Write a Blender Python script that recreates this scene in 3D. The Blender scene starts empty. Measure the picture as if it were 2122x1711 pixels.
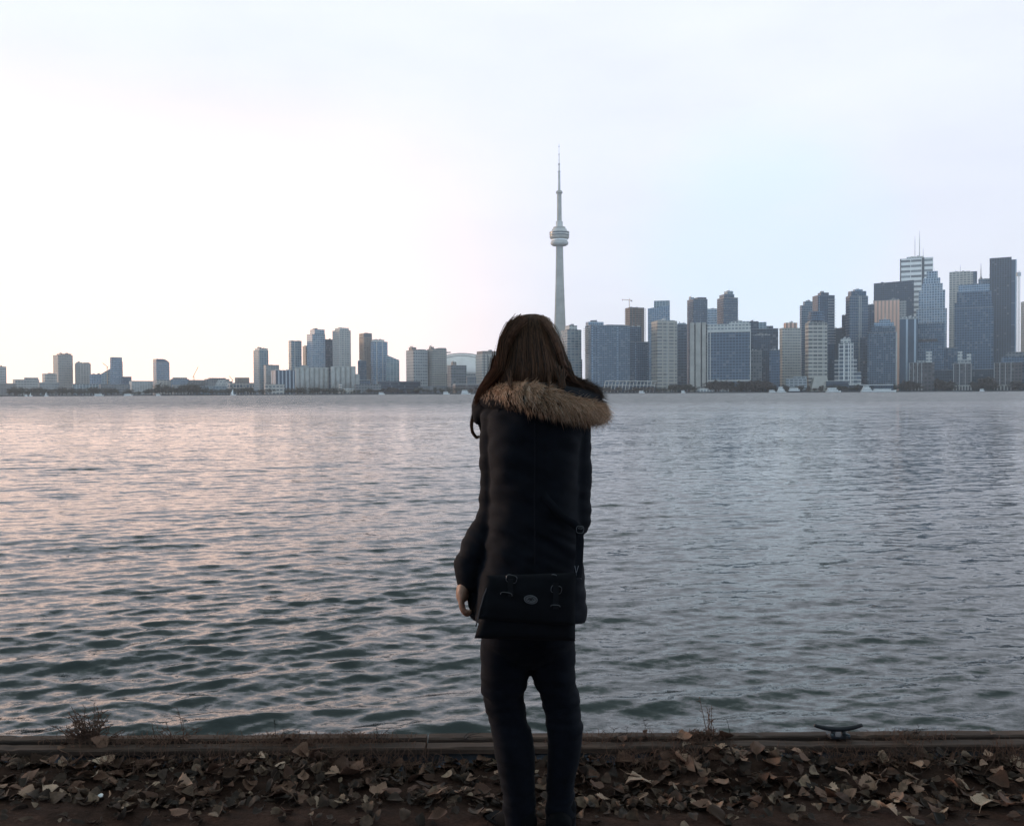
import bpy, bmesh, math, random
import numpy as np
from mathutils import Vector, Matrix, noise as mnoise

random.seed(7)
rng = np.random.default_rng(7)
R = math.radians
sc = bpy.context.scene
COL = sc.collection

# ------------------------------------------------------------------ camera
F = 1859.0            # focal length in photo pixels (2122 x 1711)
CX, CY = 1061.0, 855.5
CAM_Z = 1.40
cam_d = bpy.data.cameras.new('camera')
cam_d.sensor_fit = 'HORIZONTAL'
cam_d.sensor_width = 36.0
cam_d.lens = F / 2122.0 * 36.0
cam_d.clip_start = 0.05
cam_d.clip_end = 20000
cam = bpy.data.objects.new('camera', cam_d)
COL.objects.link(cam)
CAM_R = Matrix.Rotation(R(90 - 1.28), 3, 'X') @ Matrix.Rotation(R(-0.31), 3, 'Z')
cam.matrix_world = Matrix.Translation((0, 0, CAM_Z)) @ CAM_R.to_4x4()
sc.camera = cam


def at(px, py, Y):
    """world point where the line of sight of a photo pixel meets the plane y = Y"""
    d = CAM_R @ Vector(((px - CX) / F, -(py - CY) / F, -1.0))
    t = Y / d.y
    return Vector((d.x * t, Y, CAM_Z + d.z * t))


# ------------------------------------------------------------------ world, sun, exposure
SUN_AZ, SUN_EL = -66.0, 9.0        # degrees, measured from +Y, negative to the left
w = bpy.data.worlds.new('World')
sc.world = w
w.use_nodes = True
nt = w.node_tree
nt.nodes.clear()
N, L = nt.nodes.new, nt.links.new


def wmath(op, a, b=None, c=None, clamp=False):
    n = N('ShaderNodeMath'); n.operation = op; n.use_clamp = clamp
    for i, v in enumerate((a, b, c)):
        if v is None: continue
        if isinstance(v, (int, float)): n.inputs[i].default_value = v
        else: L(v, n.inputs[i])
    return n.outputs[0]


def wrange(v, a, b, c, d):
    n = N('ShaderNodeMapRange'); n.interpolation_type = 'SMOOTHSTEP'
    L(v, n.inputs[0])
    for i, k in enumerate((a, b, c, d)): n.inputs[i + 1].default_value = k
    return n.outputs[0]


def wdot(v, vec):
    n = N('ShaderNodeVectorMath'); n.operation = 'DOT_PRODUCT'
    L(v, n.inputs[0]); n.inputs[1].default_value = vec
    return n.outputs['Value']


def wmix(fac, a, b, mode='MIX'):
    n = N('ShaderNodeMix'); n.data_type = 'RGBA'; n.blend_type = mode
    for s, v in ((n.inputs[0], fac), (n.inputs[6], a), (n.inputs[7], b)):
        if isinstance(v, (int, float)): s.default_value = v
        elif isinstance(v, tuple): s.default_value = (*v, 1)
        else: L(v, s)
    return n.outputs[2]


tc = N('ShaderNodeTexCoord')
dirv = tc.outputs['Generated']
sep = N('ShaderNodeSeparateXYZ'); L(dirv, sep.inputs[0])
sky = N('ShaderNodeTexSky'); sky.sky_type = 'NISHITA'; sky.sun_disc = False
sky.sun_elevation = R(SUN_EL); sky.sun_rotation = R(SUN_AZ)
sky.air_density = 1.2; sky.dust_density = 1.5
# thin high cloud: a bright veil, thinner overhead and behind, warm round the sun
nz = N('ShaderNodeTexNoise'); nz.inputs['Scale'].default_value = 2.2
nz.inputs['Detail'].default_value = 5; nz.inputs['Roughness'].default_value = .55
mp = N('ShaderNodeMapping'); mp.inputs['Scale'].default_value = (1, 1, 3.2)
L(dirv, mp.inputs[0]); L(mp.outputs[0], nz.inputs['Vector'])
front = wrange(sep.outputs[1], -0.35, 0.70, 1.15, 1.0)
hk = wrange(sep.outputs[2], 0.40, 0.68, 0.0, 1.0)
high = wmath('SUBTRACT', 1.0, wmath('MULTIPLY', hk, wrange(sep.outputs[0], -0.25, 0.30, 0.70, 0.55)))
ripple = wrange(nz.outputs[0], 0.3, 0.7, 0.96, 1.06)
veil_b = wmath('MULTIPLY', wmath('MULTIPLY', front, high), ripple)
back_t = wrange(sep.outputs[1], -0.4, 0.5, 1.0, 0.0)
veil_t = wmix(back_t, (10.2, 10.7, 12.3), (8.6, 11.4, 14.6))
veil_t = wmix(hk, veil_t, (8.8, 11.2, 11.2))
veil_c = wmix(1.0, veil_t, veil_b, 'MULTIPLY')
sa, se = R(SUN_AZ - 4), R(12)
sunv = (math.sin(sa) * math.cos(se), math.cos(sa) * math.cos(se), math.sin(se))
sd = wdot(dirv, sunv)
glow = wmath('POWER', wmath('MAXIMUM', sd, 0.0), 26.0)
low = wrange(sep.outputs[2], 0.08, 0.36, 1.0, 0.0)
warm_low = wmath('MULTIPLY', wmath('MULTIPLY', low, wrange(sep.outputs[0], -0.32, 0.10, 1.0, 0.0)), wrange(sep.outputs[1], 0.0, 0.4, 0.0, 1.0))
veil_w = wmix(warm_low, veil_c, (20.0, 14.4, 12.3))
gl = wmix(1.0, (16., 9.5, 6.0), glow, 'MULTIPLY')
veil_g0 = wmix(1.0, veil_w, gl, 'ADD')
veil_g = veil_g0
# one gap in the veil to the right of the tower, where pale blue shows
gapd = at(1585, 535, 100) - Vector((0, 0, CAM_Z)); gapd.normalize()
gap = wdot(dirv, tuple(gapd))
nz2 = N('ShaderNodeTexNoise'); nz2.inputs['Scale'].default_value = 9; nz2.inputs['Detail'].default_value = 4
mp2 = N('ShaderNodeMapping'); mp2.inputs['Scale'].default_value = (1, 1, 2.5)
L(dirv, mp2.inputs[0]); L(mp2.outputs[0], nz2.inputs['Vector'])
gapf = wrange(wmath('ADD', gap, wmath('MULTIPLY', nz2.outputs[0], 0.012)), 0.992, 1.006, 0.0, 0.65)
veil_gap = wmix(gapf, veil_g, (9.0, 11.2, 13.0))
nis = wmix(1.0, sky.outputs[0], (1.4, 1.4, 1.4), 'MULTIPLY')
final = wmix(0.90, nis, veil_gap)
bg = N('ShaderNodeBackground'); bg.inputs[1].default_value = 0.10
L(final, bg.inputs[0])
wo = N('ShaderNodeOutputWorld'); L(bg.outputs[0], wo.inputs[0])

sun_d = bpy.data.lights.new('sun', 'SUN')
sun_d.energy = 1.3; sun_d.angle = R(10); sun_d.color = (1.0, .66, .43)
sun = bpy.data.objects.new('sun', sun_d); COL.objects.link(sun)
a, e = R(SUN_AZ), R(SUN_EL)
to_sun = Vector((math.sin(a) * math.cos(e), math.cos(a) * math.cos(e), math.sin(e)))
sun.rotation_euler = to_sun.to_track_quat('Z', 'Y').to_euler()
sun.location = (-30, 15, 40)

vs = sc.view_settings
vs.view_transform = 'Standard'; vs.look = 'None'; vs.exposure = 0.0; vs.gamma = 1.0
vs.use_curve_mapping = False
sc.cycles.use_denoising = True
sc.cycles.max_bounces = 6
sc.cycles.diffuse_bounces = 2
sc.cycles.glossy_bounces = 3
sc.cycles.volume_bounces = 0
sc.cycles.sample_clamp_indirect = 4.0

# ------------------------------------------------------------------ materials


class NB:
    def __init__(s, name):
        s.m = bpy.data.materials.new(name); s.m.use_nodes = True
        s.t = s.m.node_tree; s.p = s.t.nodes['Principled BSDF']; s.out = s.t.nodes['Material Output']

    def n(s, kind, **kw):
        x = s.t.nodes.new(kind)
        for k, v in kw.items(): setattr(x, k, v)
        return x

    def l(s, a, b): s.t.links.new(a, b)

    def math(s, op, a, b=None, c=None):
        x = s.n('ShaderNodeMath', operation=op)
        for i, v in enumerate((a, b, c)):
            if v is None: continue
            if isinstance(v, (int, float)): x.inputs[i].default_value = v
            else: s.l(v, x.inputs[i])
        return x.outputs[0]

    def mix(s, fac, a, b, mode='MIX'):
        x = s.n('ShaderNodeMix', data_type='RGBA', blend_type=mode)
        for q, v in ((x.inputs[0], fac), (x.inputs[6], a), (x.inputs[7], b)):
            if isinstance(v, (int, float)): q.default_value = v
            elif isinstance(v, tuple): q.default_value = (*v, 1)
            else: s.l(v, q)
        return x.outputs[2]

    def noise(s, scale, detail=4, rough=.55, vec=None):
        x = s.n('ShaderNodeTexNoise')
        x.inputs['Scale'].default_value = scale; x.inputs['Detail'].default_value = detail
        x.inputs['Roughness'].default_value = rough
        if vec is None:
            vec = s.n('ShaderNodeTexCoord').outputs['Object']
        s.l(vec, x.inputs['Vector'])
        return x

    def ramp(s, fac, stops):
        x = s.n('ShaderNodeValToRGB'); s.l(fac, x.inputs[0])
        el = x.color_ramp.elements
        while len(el) < len(stops): el.new(.5)
        for q, (p, c) in zip(el, stops): q.position = p; q.color = (*c, 1)
        return x.outputs[0]

    def bump(s, h, strength, dist=.01):
        b = s.n('ShaderNodeBump'); b.inputs['Strength'].default_value = strength
        b.inputs['Distance'].default_value = dist
        s.l(h, b.inputs['Height']); s.l(b.outputs[0], s.p.inputs['Normal'])


def plain(name, col, rough=.7, var=.25, scale=20, bump=0., bdist=.01, metal=0., spec=.5):
    b = NB(name)
    nz = b.noise(scale)
    lo = tuple(c * (1 - var) for c in col); hi = tuple(c * (1 + var) for c in col)
    b.l(b.ramp(nz.outputs[0], [(.3, lo), (.7, hi)]), b.p.inputs['Base Color'])
    b.p.inputs['Roughness'].default_value = rough
    b.p.inputs['Metallic'].default_value = metal
    b.p.inputs['Specular IOR Level'].default_value = spec
    if bump: b.bump(nz.outputs[0], bump, bdist)
    return b.m


FAC = {}


def facade(name, wall, glass, fh=3.6, bw=4.0, wx=.7, wy=.6, paler=.12, rough=.18, var=.35):
    """window grid laid out in metres along the wall (UV) - glass and wall per cell"""
    FAC.setdefault(name, (wall, glass, fh, bw, wx, wy, paler, rough, var))
    if fh < 20: fh *= 1.5
    if bw < 20: bw *= 1.5
    b = NB(name)
    uv = b.n('ShaderNodeUVMap').outputs[0]
    sp = b.n('ShaderNodeSeparateXYZ'); b.l(uv, sp.inputs[0])
    u = b.math('DIVIDE', sp.outputs[0], bw); v = b.math('DIVIDE', sp.outputs[1], fh)
    fu, fv = b.math('FRACT', u), b.math('FRACT', v)
    mask = b.math('MULTIPLY', b.math('LESS_THAN', fu, wx), b.math('LESS_THAN', fv, wy))
    cb = b.n('ShaderNodeCombineXYZ')
    b.l(b.math('FLOOR', u), cb.inputs[0]); b.l(b.math('FLOOR', v), cb.inputs[1])
    oi = b.n('ShaderNodeObjectInfo'); b.l(oi.outputs['Random'], cb.inputs[2])
    wn = b.n('ShaderNodeTexWhiteNoise'); b.l(cb.outputs[0], wn.inputs['Vector'])
    lo = tuple(c * (1 - var) for c in glass); hi = tuple(min(1, c * (1 + var)) for c in glass)
    bl = tuple(.5 * c + .22 for c in glass)  # paler pane colour for a random share of cells, like drawn blinds
    gcol = b.ramp(wn.outputs['Value'], [(0, lo), (1 - paler, hi), (1 - paler + .01, bl), (1, bl)])
    mpz = b.n('ShaderNodeMapping'); mpz.inputs['Scale'].default_value = (1, 1, .45); b.l(b.n('ShaderNodeTexCoord').outputs['Object'], mpz.inputs[0])
    nz = b.noise(.05, 5, .65, mpz.outputs[0])
    wcol = b.mix(nz.outputs[0], tuple(c * .75 for c in wall), tuple(min(1, c * 1.25) for c in wall))
    gcol = b.mix(b.math('MULTIPLY', nz.outputs[0], .9), gcol, tuple(c * .55 for c in glass))  # darker blotches in the glass colour stand in for uneven reflections
    b.l(b.mix(mask, wcol, gcol), b.p.inputs['Base Color'])
    rr = b.n('ShaderNodeMapRange'); b.l(mask, rr.inputs[0])
    rr.inputs[3].default_value = .75; rr.inputs[4].default_value = rough
    b.l(rr.outputs[0], b.p.inputs['Roughness'])
    return b.m


M = {}
M['blue'] = facade('blue_glass_wall', (.125, .19, .27), (.032, .064, .11), 3.4, 3.2, .82, .7, .10)
M['blue_light'] = facade('light_blue_glass_wall', (.33, .42, .52), (.10, .17, .26), 3.6, 3.2, .8, .66, .18)
M['blue_dark'] = facade('dark_blue_glass_wall', (.055, .085, .125), (.022, .045, .08), 3.8, 3.4, .8, .7, .05)
M['teal'] = facade('teal_glass_wall', (.32, .40, .45), (.085, .145, .20), 3.5, 5, .78, .62, .16)
M['grey'] = facade('grey_concrete_wall', (.42, .43, .43), (.14, .17, .20), 4.4, 4.5, .72, .5, .14, .3)
M['grey_dark'] = facade('dark_grey_concrete_wall', (.19, .205, .22), (.055, .075, .098), 4.2, 4.2, .7, .52, .12, .3)
M['pale'] = facade('pale_concrete_wall', (.56, .56, .54), (.22, .25, .28), 4.6, 4.8, .7, .48, .15, .3)
M['tan'] = facade('tan_concrete_wall', (.33, .28, .25), (.12, .12, .125), 4.4, 4.2, .66, .5, .12, .35)
M['pink'] = facade('pink_granite_wall', (.78, .52, .42), (.42, .29, .24), 40, 6.5, .5, .98, .0, .35, .15)  # granite's own pink, with the sun reflecting off it lightened into the colour
M['white_band'] = facade('white_marble_banded_wall', (.78, .77, .75), (.27, .29, .31), 8.6, 30, 1.0, .42, .0, .3)
M['banded'] = facade('banded_balcony_wall', (.47, .46, .43), (.19, .195, .20), 5.6, 7.5, .86, .52, .1, .4)
M['stripe'] = facade('vertical_striped_wall', (.44, .52, .60), (.06, .11, .18), 60, 9, .72, .99, .0, .25)
M['grid'] = facade('white_grid_wall', (.55, .56, .56), (.09, .13, .18), 6.2, 6.2, .76, .74, .15, .25)
M['brown'] = facade('brown_brick_wall', (.115, .105, .11), (.03, .043, .06), 4.4, 4.2, .62, .55, .12, .3)
M['roof'] = plain('roof_gravel', (.24, .25, .26), .9, .2, .2)
M['roof_pale'] = plain('pale_roof_metal', (.50, .51, .51), .6, .15, .2)
M['conc'] = plain('tower_concrete', (.41, .39, .36), .85, .16, .06)
M['conc_dark'] = plain('silo_concrete', (.38, .38, .37), .9, .22, .08)
M['conc_pale'] = plain('pale_concrete', (.52, .51, .49), .8, .12, .1)
M['white'] = plain('white_paint', (.86, .86, .85), .5, .06, .5)
M['steel'] = plain('grey_steel', (.42, .43, .44), .5, .15, 1, metal=.3)
M['dark'] = plain('dark_cladding', (.045, .055, .07), .4, .2, .3)
M['glass'] = plain('dark_glass', (.03, .045, .065), .12, .3, .3)
M['crane'] = plain('crane_paint', (.55, .36, .20), .5, .15, 1)
M['dome'] = plain('white_dome_membrane', (.86, .82, .80), .6, .08, .05)
M['dome_rib'] = plain('dome_rib', (.42, .40, .40), .6, .1, .1)
M['brickp'] = plain('red_brick', (.30, .17, .13), .85, .2, .4)
M['hull_dark'] = plain('navy_hull_paint', (.03, .045, .07), .35, .2, 1)
M['tree'] = plain('autumn_foliage', (.085, .085, .072), .9, .55, .6)
M['tree_brown'] = plain('bare_twigs', (.105, .088, .08), .9, .45, .6)
M['bark'] = plain('bark', (.07, .055, .045), .9, .3, 3)
M['quay'] = plain('far_quay_concrete', (.075, .08, .085), .9, .3, .08)
M['land'] = plain('far_land_ground', (.09, .09, .085), .95, .3, .05)


fr = random.Random(77)


def own_facade(key):
    """the same kind of wall, but with this building's own tint and window spacing"""
    base = M[key].name
    if base not in FAC: return M[key]
    wall, glass, fh, bw, wx, wy, paler, rough, var = FAC[base]
    k, t = fr.uniform(.78, 1.22), fr.uniform(-.05, .07); kg = fr.uniform(.7, 1.35)
    wl = tuple(min(.9, c * k * (1 + t * q)) for c, q in zip(wall, (1, 0, -1)))
    gs = tuple(min(.8, c * kg) for c in glass)
    if fh < 20: fh *= fr.uniform(.8, 1.25)
    if bw < 20: bw *= fr.uniform(.75, 1.4)
    if fh > 20: wy = 9.
    return facade(base + '_own', wl, gs, fh, bw, min(1., wx * fr.uniform(.88, 1.1)), (1.01 if wy > 5 else min(.99, wy * fr.uniform(.85, 1.15))), paler * fr.uniform(.6, 2.2), rough, var * fr.uniform(.8, 1.5))


# ------------------------------------------------------------------ mesh helpers
def mk(name, verts, faces, mats, parent=None, uvs=None, fm=None, smooth=False, loc=None):
    me = bpy.data.meshes.new(name)
    me.from_pydata([tuple(v) for v in verts], [], [tuple(f) for f in faces])
    for m in (mats if isinstance(mats, (list, tuple)) else [mats]): me.materials.append(m)
    if fm is not None: me.polygons.foreach_set('material_index', np.asarray(fm, dtype=np.int32))
    if uvs is not None:
        ul = me.uv_layers.new(name='UVMap')
        ul.data.foreach_set('uv', np.asarray(uvs, dtype=np.float32).ravel())
    if smooth: me.polygons.foreach_set('use_smooth', np.ones(len(me.polygons), dtype=bool))
    me.update()
    o = bpy.data.objects.new(name, me); COL.objects.link(o)
    if parent is not None: o.parent = parent
    if loc is not None: o.location = loc
    return o


def mk_np(name, V, Q, mats, parent=None, smooth=False, fm=None):
    """fast path: V (n,3), Q (m,k) numpy"""
    me = bpy.data.meshes.new(name)
    V = np.asarray(V, dtype=np.float32); Q = np.asarray(Q, dtype=np.int32); k = Q.shape[1]
    me.vertices.add(len(V)); me.vertices.foreach_set('co', V.ravel())
    me.loops.add(Q.size); me.loops.foreach_set('vertex_index', Q.ravel())
    me.polygons.add(len(Q))
    me.polygons.foreach_set('loop_start', np.arange(0, Q.size, k, dtype=np.int32))
    me.polygons.foreach_set('loop_total', np.full(len(Q), k, dtype=np.int32))
    if smooth: me.polygons.foreach_set('use_smooth', np.ones(len(Q), dtype=bool))
    for m in (mats if isinstance(mats, (list, tuple)) else [mats]): me.materials.append(m)
    if fm is not None: me.polygons.foreach_set('material_index', np.asarray(fm, dtype=np.int32))
    me.update(calc_edges=True); me.validate()
    o = bpy.data.objects.new(name, me); COL.objects.link(o)
    if parent is not None: o.parent = parent
    return o


class MB:
    """collects prisms, boxes and tubes, builds ONE mesh object with metre UVs"""
    def __init__(s): s.v, s.f, s.u, s.m = [], [], [], []

    def prism(s, poly, z0, z1, top=True, roof_slot=1, wall_slot=0, zt=None):
        """poly: list of (x,y) counter-clockwise; zt: optional per-vertex top heights"""
        n = len(poly); b = len(s.v)
        zt = zt or [z1] * n
        for x, y in poly: s.v.append((x, y, z0))
        for (x, y), z in zip(poly, zt): s.v.append((x, y, z))
        acc = 0.
        for i in range(n):
            j = (i + 1) % n
            ln = math.hypot(poly[j][0] - poly[i][0], poly[j][1] - poly[i][1])
            s.f.append((b + i, b + j, b + n + j, b + n + i))
            s.u += [(acc, z0), (acc + ln, z0), (acc + ln, zt[j]), (acc, zt[i])]
            s.m.append(wall_slot); acc += ln
        if top:
            s.f.append(tuple(b + n + i for i in range(n))); s.u += [(0, 0)] * n; s.m.append(roof_slot)
            s.f.append(tuple(b + n - 1 - i for i in range(n))); s.u += [(0, 0)] * n; s.m.append(roof_slot)
        return s

    def box(s, x0, x1, y0, y1, z0, z1, **k):
        return s.prism([(x0, y0), (x1, y0), (x1, y1), (x0, y1)], z0, z1, **k)

    def tube(s, pts, radii, seg=6, cap=True, slot=0):
        b = len(s.v); pts = [Vector(p) for p in pts]; n = len(pts)
        if isinstance(radii, (int, float)): radii = [radii] * n
        up = None
        for i, p in enumerate(pts):
            t = (pts[min(i + 1, n - 1)] - pts[max(i - 1, 0)]).normalized()
            if up is None:
                up = Vector((0, 0, 1)) if abs(t.z) < .9 else Vector((1, 0, 0))
            a = t.cross(up).normalized(); c = a.cross(t).normalized(); up = c
            for k in range(seg):
                an = 2 * math.pi * k / seg
                s.v.append(tuple(p + (a * math.cos(an) + c * math.sin(an)) * radii[i]))
        for i in range(n - 1):
            for k in range(seg):
                q = (b + i * seg + k, b + i * seg + (k + 1) % seg, b + (i + 1) * seg + (k + 1) % seg, b + (i + 1) * seg + k)
                s.f.append(q); s.u += [(0, 0)] * 4; s.m.append(slot)
        if cap:
            s.f.append(tuple(b + seg - 1 - k for k in range(seg))); s.u += [(0, 0)] * seg; s.m.append(slot)
            s.f.append(tuple(b + (n - 1) * seg + k for k in range(seg))); s.u += [(0, 0)] * seg; s.m.append(slot)
        return s

    def lathe(s, prof, seg=32, slot=0, c=(0, 0)):
        b = len(s.v); n = len(prof)
        for r, z in prof:
            for k in range(seg):
                an = 2 * math.pi * k / seg
                s.v.append((c[0] + r * math.cos(an), c[1] + r * math.sin(an), z))
        for i in range(n - 1):
            for k in range(seg):
                k2 = (k + 1) % seg
                s.f.append((b + i * seg + k, b + i * seg + k2, b + (i + 1) * seg + k2, b + (i + 1) * seg + k))
                r = prof[i][0]; q = 2 * math.pi / seg * r
                s.u += [(k * q, prof[i][1]), ((k + 1) * q, prof[i][1]), ((k + 1) * q, prof[i + 1][1]), (k * q, prof[i + 1][1])]
                s.m.append(slot)
        s.f.append(tuple(b + seg - 1 - k for k in range(seg))); s.u += [(0, 0)] * seg; s.m.append(slot)
        s.f.append(tuple(b + (n - 1) * seg + k for k in range(seg))); s.u += [(0, 0)] * seg; s.m.append(slot)
        return s

    def build(s, name, mats, parent=None, smooth=False):
        return mk(name, s.v, s.f, mats, parent, s.u, s.m, smooth)


def tag(o, label=None, cat=None, group=None, kind=None):
    if label: o['label'] = label
    if cat: o['category'] = cat
    if group: o['group'] = group
    if kind: o['kind'] = kind
    return o


def empty(name, loc, rz=0., label=None, cat=None, group=None):
    o = bpy.data.objects.new(name, None); COL.objects.link(o)
    o.empty_display_size = .2; o.location = loc; o.rotation_euler = (0, 0, rz)
    return tag(o, label, cat, group)


def copy_tree(o, parent=None):
    c = o.copy(); COL.objects.link(c)
    if parent is not None: c.parent = parent
    for ch in list(o.children): copy_tree(ch, c)
    return c


# ------------------------------------------------------------------ setting: water
WATER_Z = -0.75
SHORE_Y = 1860.0


def build_water():
    A = np.linspace(R(-52), R(52), 720)
    r1 = np.geomspace(3.36, 70, 880)
    r2 = np.geomspace(70, 2500, 170)[1:]
    rr = np.concatenate([r1, r2])
    dr = np.gradient(rr)
    Rg, Ag = np.meshgrid(rr, A, indexing='ij')
    X0 = Rg * np.tan(Ag); Y0 = Rg.copy()
    sp = np.maximum(np.repeat(dr[:, None], len(A), 1), Rg * (A[1] - A[0]) / np.cos(Ag) ** 2)
    Z = np.zeros_like(X0); DX = np.zeros_like(X0); DY = np.zeros_like(X0)
    g = np.random.default_rng(11)
    n = 84
    lam = np.geomspace(.11, 6.0, n) * g.uniform(.93, 1.07, n)
    base = R(90 + 17)
    # gusts: amplitude patches that drift over the surface
    patch = 1 + .35 * np.sin(X0 * .31 + Y0 * .17 + 1) * np.sin(Y0 * .23 - X0 * .11) + .2 * np.sin(X0 * .9 - Y0 * .55 + 2)
    calm = 1 - .30 / (1 + np.exp(-(X0 / np.maximum(Y0, 1) - .05) * 14))      # the right side lies in the lee
    for i in range(n):
        th = base + g.normal(0, R(14 if lam[i] > .4 else 24))
        k = 2 * math.pi / lam[i]
        sl = .0205 * (1.0 if lam[i] < .45 else (.45 / lam[i]) ** 1.05)
        fade = np.clip((lam[i] / sp - 2.2) / 3.0, 0, 1)
        a_ = sl * math.sqrt(2) / k
        # near waves ease off as the water runs up to the wall
        ph = k * (X0 * math.cos(th) + Y0 * math.sin(th)) + g.uniform(0, 6.28)
        am = a_ * fade * (patch if lam[i] < 1.5 else 1) * calm
        Z += am * np.sin(ph)
        DX += am * .55 * math.cos(th) * np.cos(ph)
        DY += am * .55 * math.sin(th) * np.cos(ph)
    V = np.stack([X0 + DX, np.maximum(Y0 + DY, 3.40), WATER_Z + Z], -1).reshape(-1, 3)
    ni, nj = X0.shape
    i, j = np.meshgrid(np.arange(ni - 1), np.arange(nj - 1), indexing='ij')
    a0 = (i * nj + j).ravel()
    Q = np.stack([a0, a0 + 1, a0 + nj + 1, a0 + nj], -1)
    b = NB('lake_water')
    p = b.p
    p.inputs['Base Color'].default_value = (.032, .040, .043, 1)
    p.inputs['IOR'].default_value = 1.333
    p.inputs['Specular Tint'].default_value = (.95, 1.0, .85, 1)
    p.inputs['Roughness'].default_value = .06
    geo = b.n('ShaderNodeNewGeometry')
    pos = geo.outputs['Position']
    spx = b.n('ShaderNodeSeparateXYZ'); b.l(pos, spx.inputs[0])
    m1 = b.n('ShaderNodeMapping'); m1.inputs['Scale'].default_value = (.55, 1.3, 1); b.l(pos, m1.inputs[0])
    n1 = b.noise(5.5, 5, .78, m1.outputs[0])
    n2 = b.noise(.9, 3, .6, m1.outputs[0])
    far = b.n('ShaderNodeMapRange'); far.interpolation_type = 'SMOOTHSTEP'
    b.l(spx.outputs[1], far.inputs[0])
    for q, v in enumerate((4., 70., .72, 1.05)): far.inputs[q + 1].default_value = v
    far2 = b.n('ShaderNodeMapRange'); far2.interpolation_type = 'SMOOTHSTEP'
    b.l(spx.outputs[1], far2.inputs[0])
    for q, v in enumerate((12., 90., .0, .75)): far2.inputs[q + 1].default_value = v
    # long wind lanes
    m3 = b.n('ShaderNodeMapping'); m3.inputs['Scale'].default_value = (.02, .06, 1); b.l(pos, m3.inputs[0])
    lane = b.noise(1.0, 4, .6, m3.outputs[0])
    lane_k = b.n('ShaderNodeMapRange'); b.l(lane.outputs[0], lane_k.inputs[0])
    for q, v in enumerate((.3, .7, .65, 1.35)): lane_k.inputs[q + 1].default_value = v

    def vm(op, a_, c=None, sc_=None):
        x = b.n('ShaderNodeVectorMath', operation=op)
        b.l(a_, x.inputs[0])
        if c is not None:
            if isinstance(c, tuple): x.inputs[1].default_value = c
            else: b.l(c, x.inputs[1])
        if sc_ is not None:
            b.l(sc_, x.inputs['Scale'])
        return x.outputs[0]
    d1 = vm('MULTIPLY', vm('SUBTRACT', n1.outputs['Color'], (.5, .5, .5)), (.75, 1.15, 0))
    d2 = vm('MULTIPLY', vm('SUBTRACT', n2.outputs['Color'], (.5, .5, .5)), (.6, 1.0, 0))
    d = vm('ADD', vm('SCALE', d1, None, b.math('MULTIPLY', far.outputs[0], lane_k.outputs[0])),
           vm('SCALE', d2, None, b.math('MULTIPLY', far2.outputs[0], lane_k.outputs[0])))
    # far off only the faces of the waves turned to the bank are seen
    lean = b.n('ShaderNodeMapRange'); lean.interpolation_type = 'SMOOTHSTEP'
    b.l(spx.outputs[1], lean.inputs[0])
    for q, v in enumerate((15., 220., 0., -.24)): lean.inputs[q + 1].default_value = v
    lv = b.n('ShaderNodeCombineXYZ'); b.l(lean.outputs[0], lv.inputs[1])
    nn = vm('NORMALIZE', vm('ADD', vm('ADD', geo.outputs['Normal'], d), lv.outputs[0]))
    b.l(nn, p.inputs['Normal'])
    o = mk_np('lake_water', V, Q, b.m, smooth=True)
    o.name = 'water'
    tag(o, 'wind rippled grey lake water reflecting a pale sunset sky', 'water', kind='structure')


build_water()

# far land: one slab behind a low quay wall, its edge runs a little back to the left
LAND_Z = 1.6


def shore_y(x):
    return SHORE_Y + max(0., -(x + 120)) * .32


def build_land():
    xs = np.linspace(-2400, 2400, 97)
    v, f = [], []
    for x in xs:
        y = shore_y(x) + 3 * math.sin(x * .02) + 2 * math.sin(x * .071)
        v += [(x, y, -3.5), (x, y, LAND_Z), (x, 9000, LAND_Z)]
    for i in range(len(xs) - 1):
        a_ = i * 3
        f += [(a_, a_ + 3, a_ + 4, a_ + 1), (a_ + 1, a_ + 4, a_ + 5, a_ + 2)]
    o = mk('far_shore_land', v, f, [M['quay'], M['land']], fm=[0, 1] * (len(xs) - 1))
    o.name = 'land'
    tag(o, 'low far shore with a grey concrete quay edge', 'land', kind='structure')


build_land()


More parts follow.
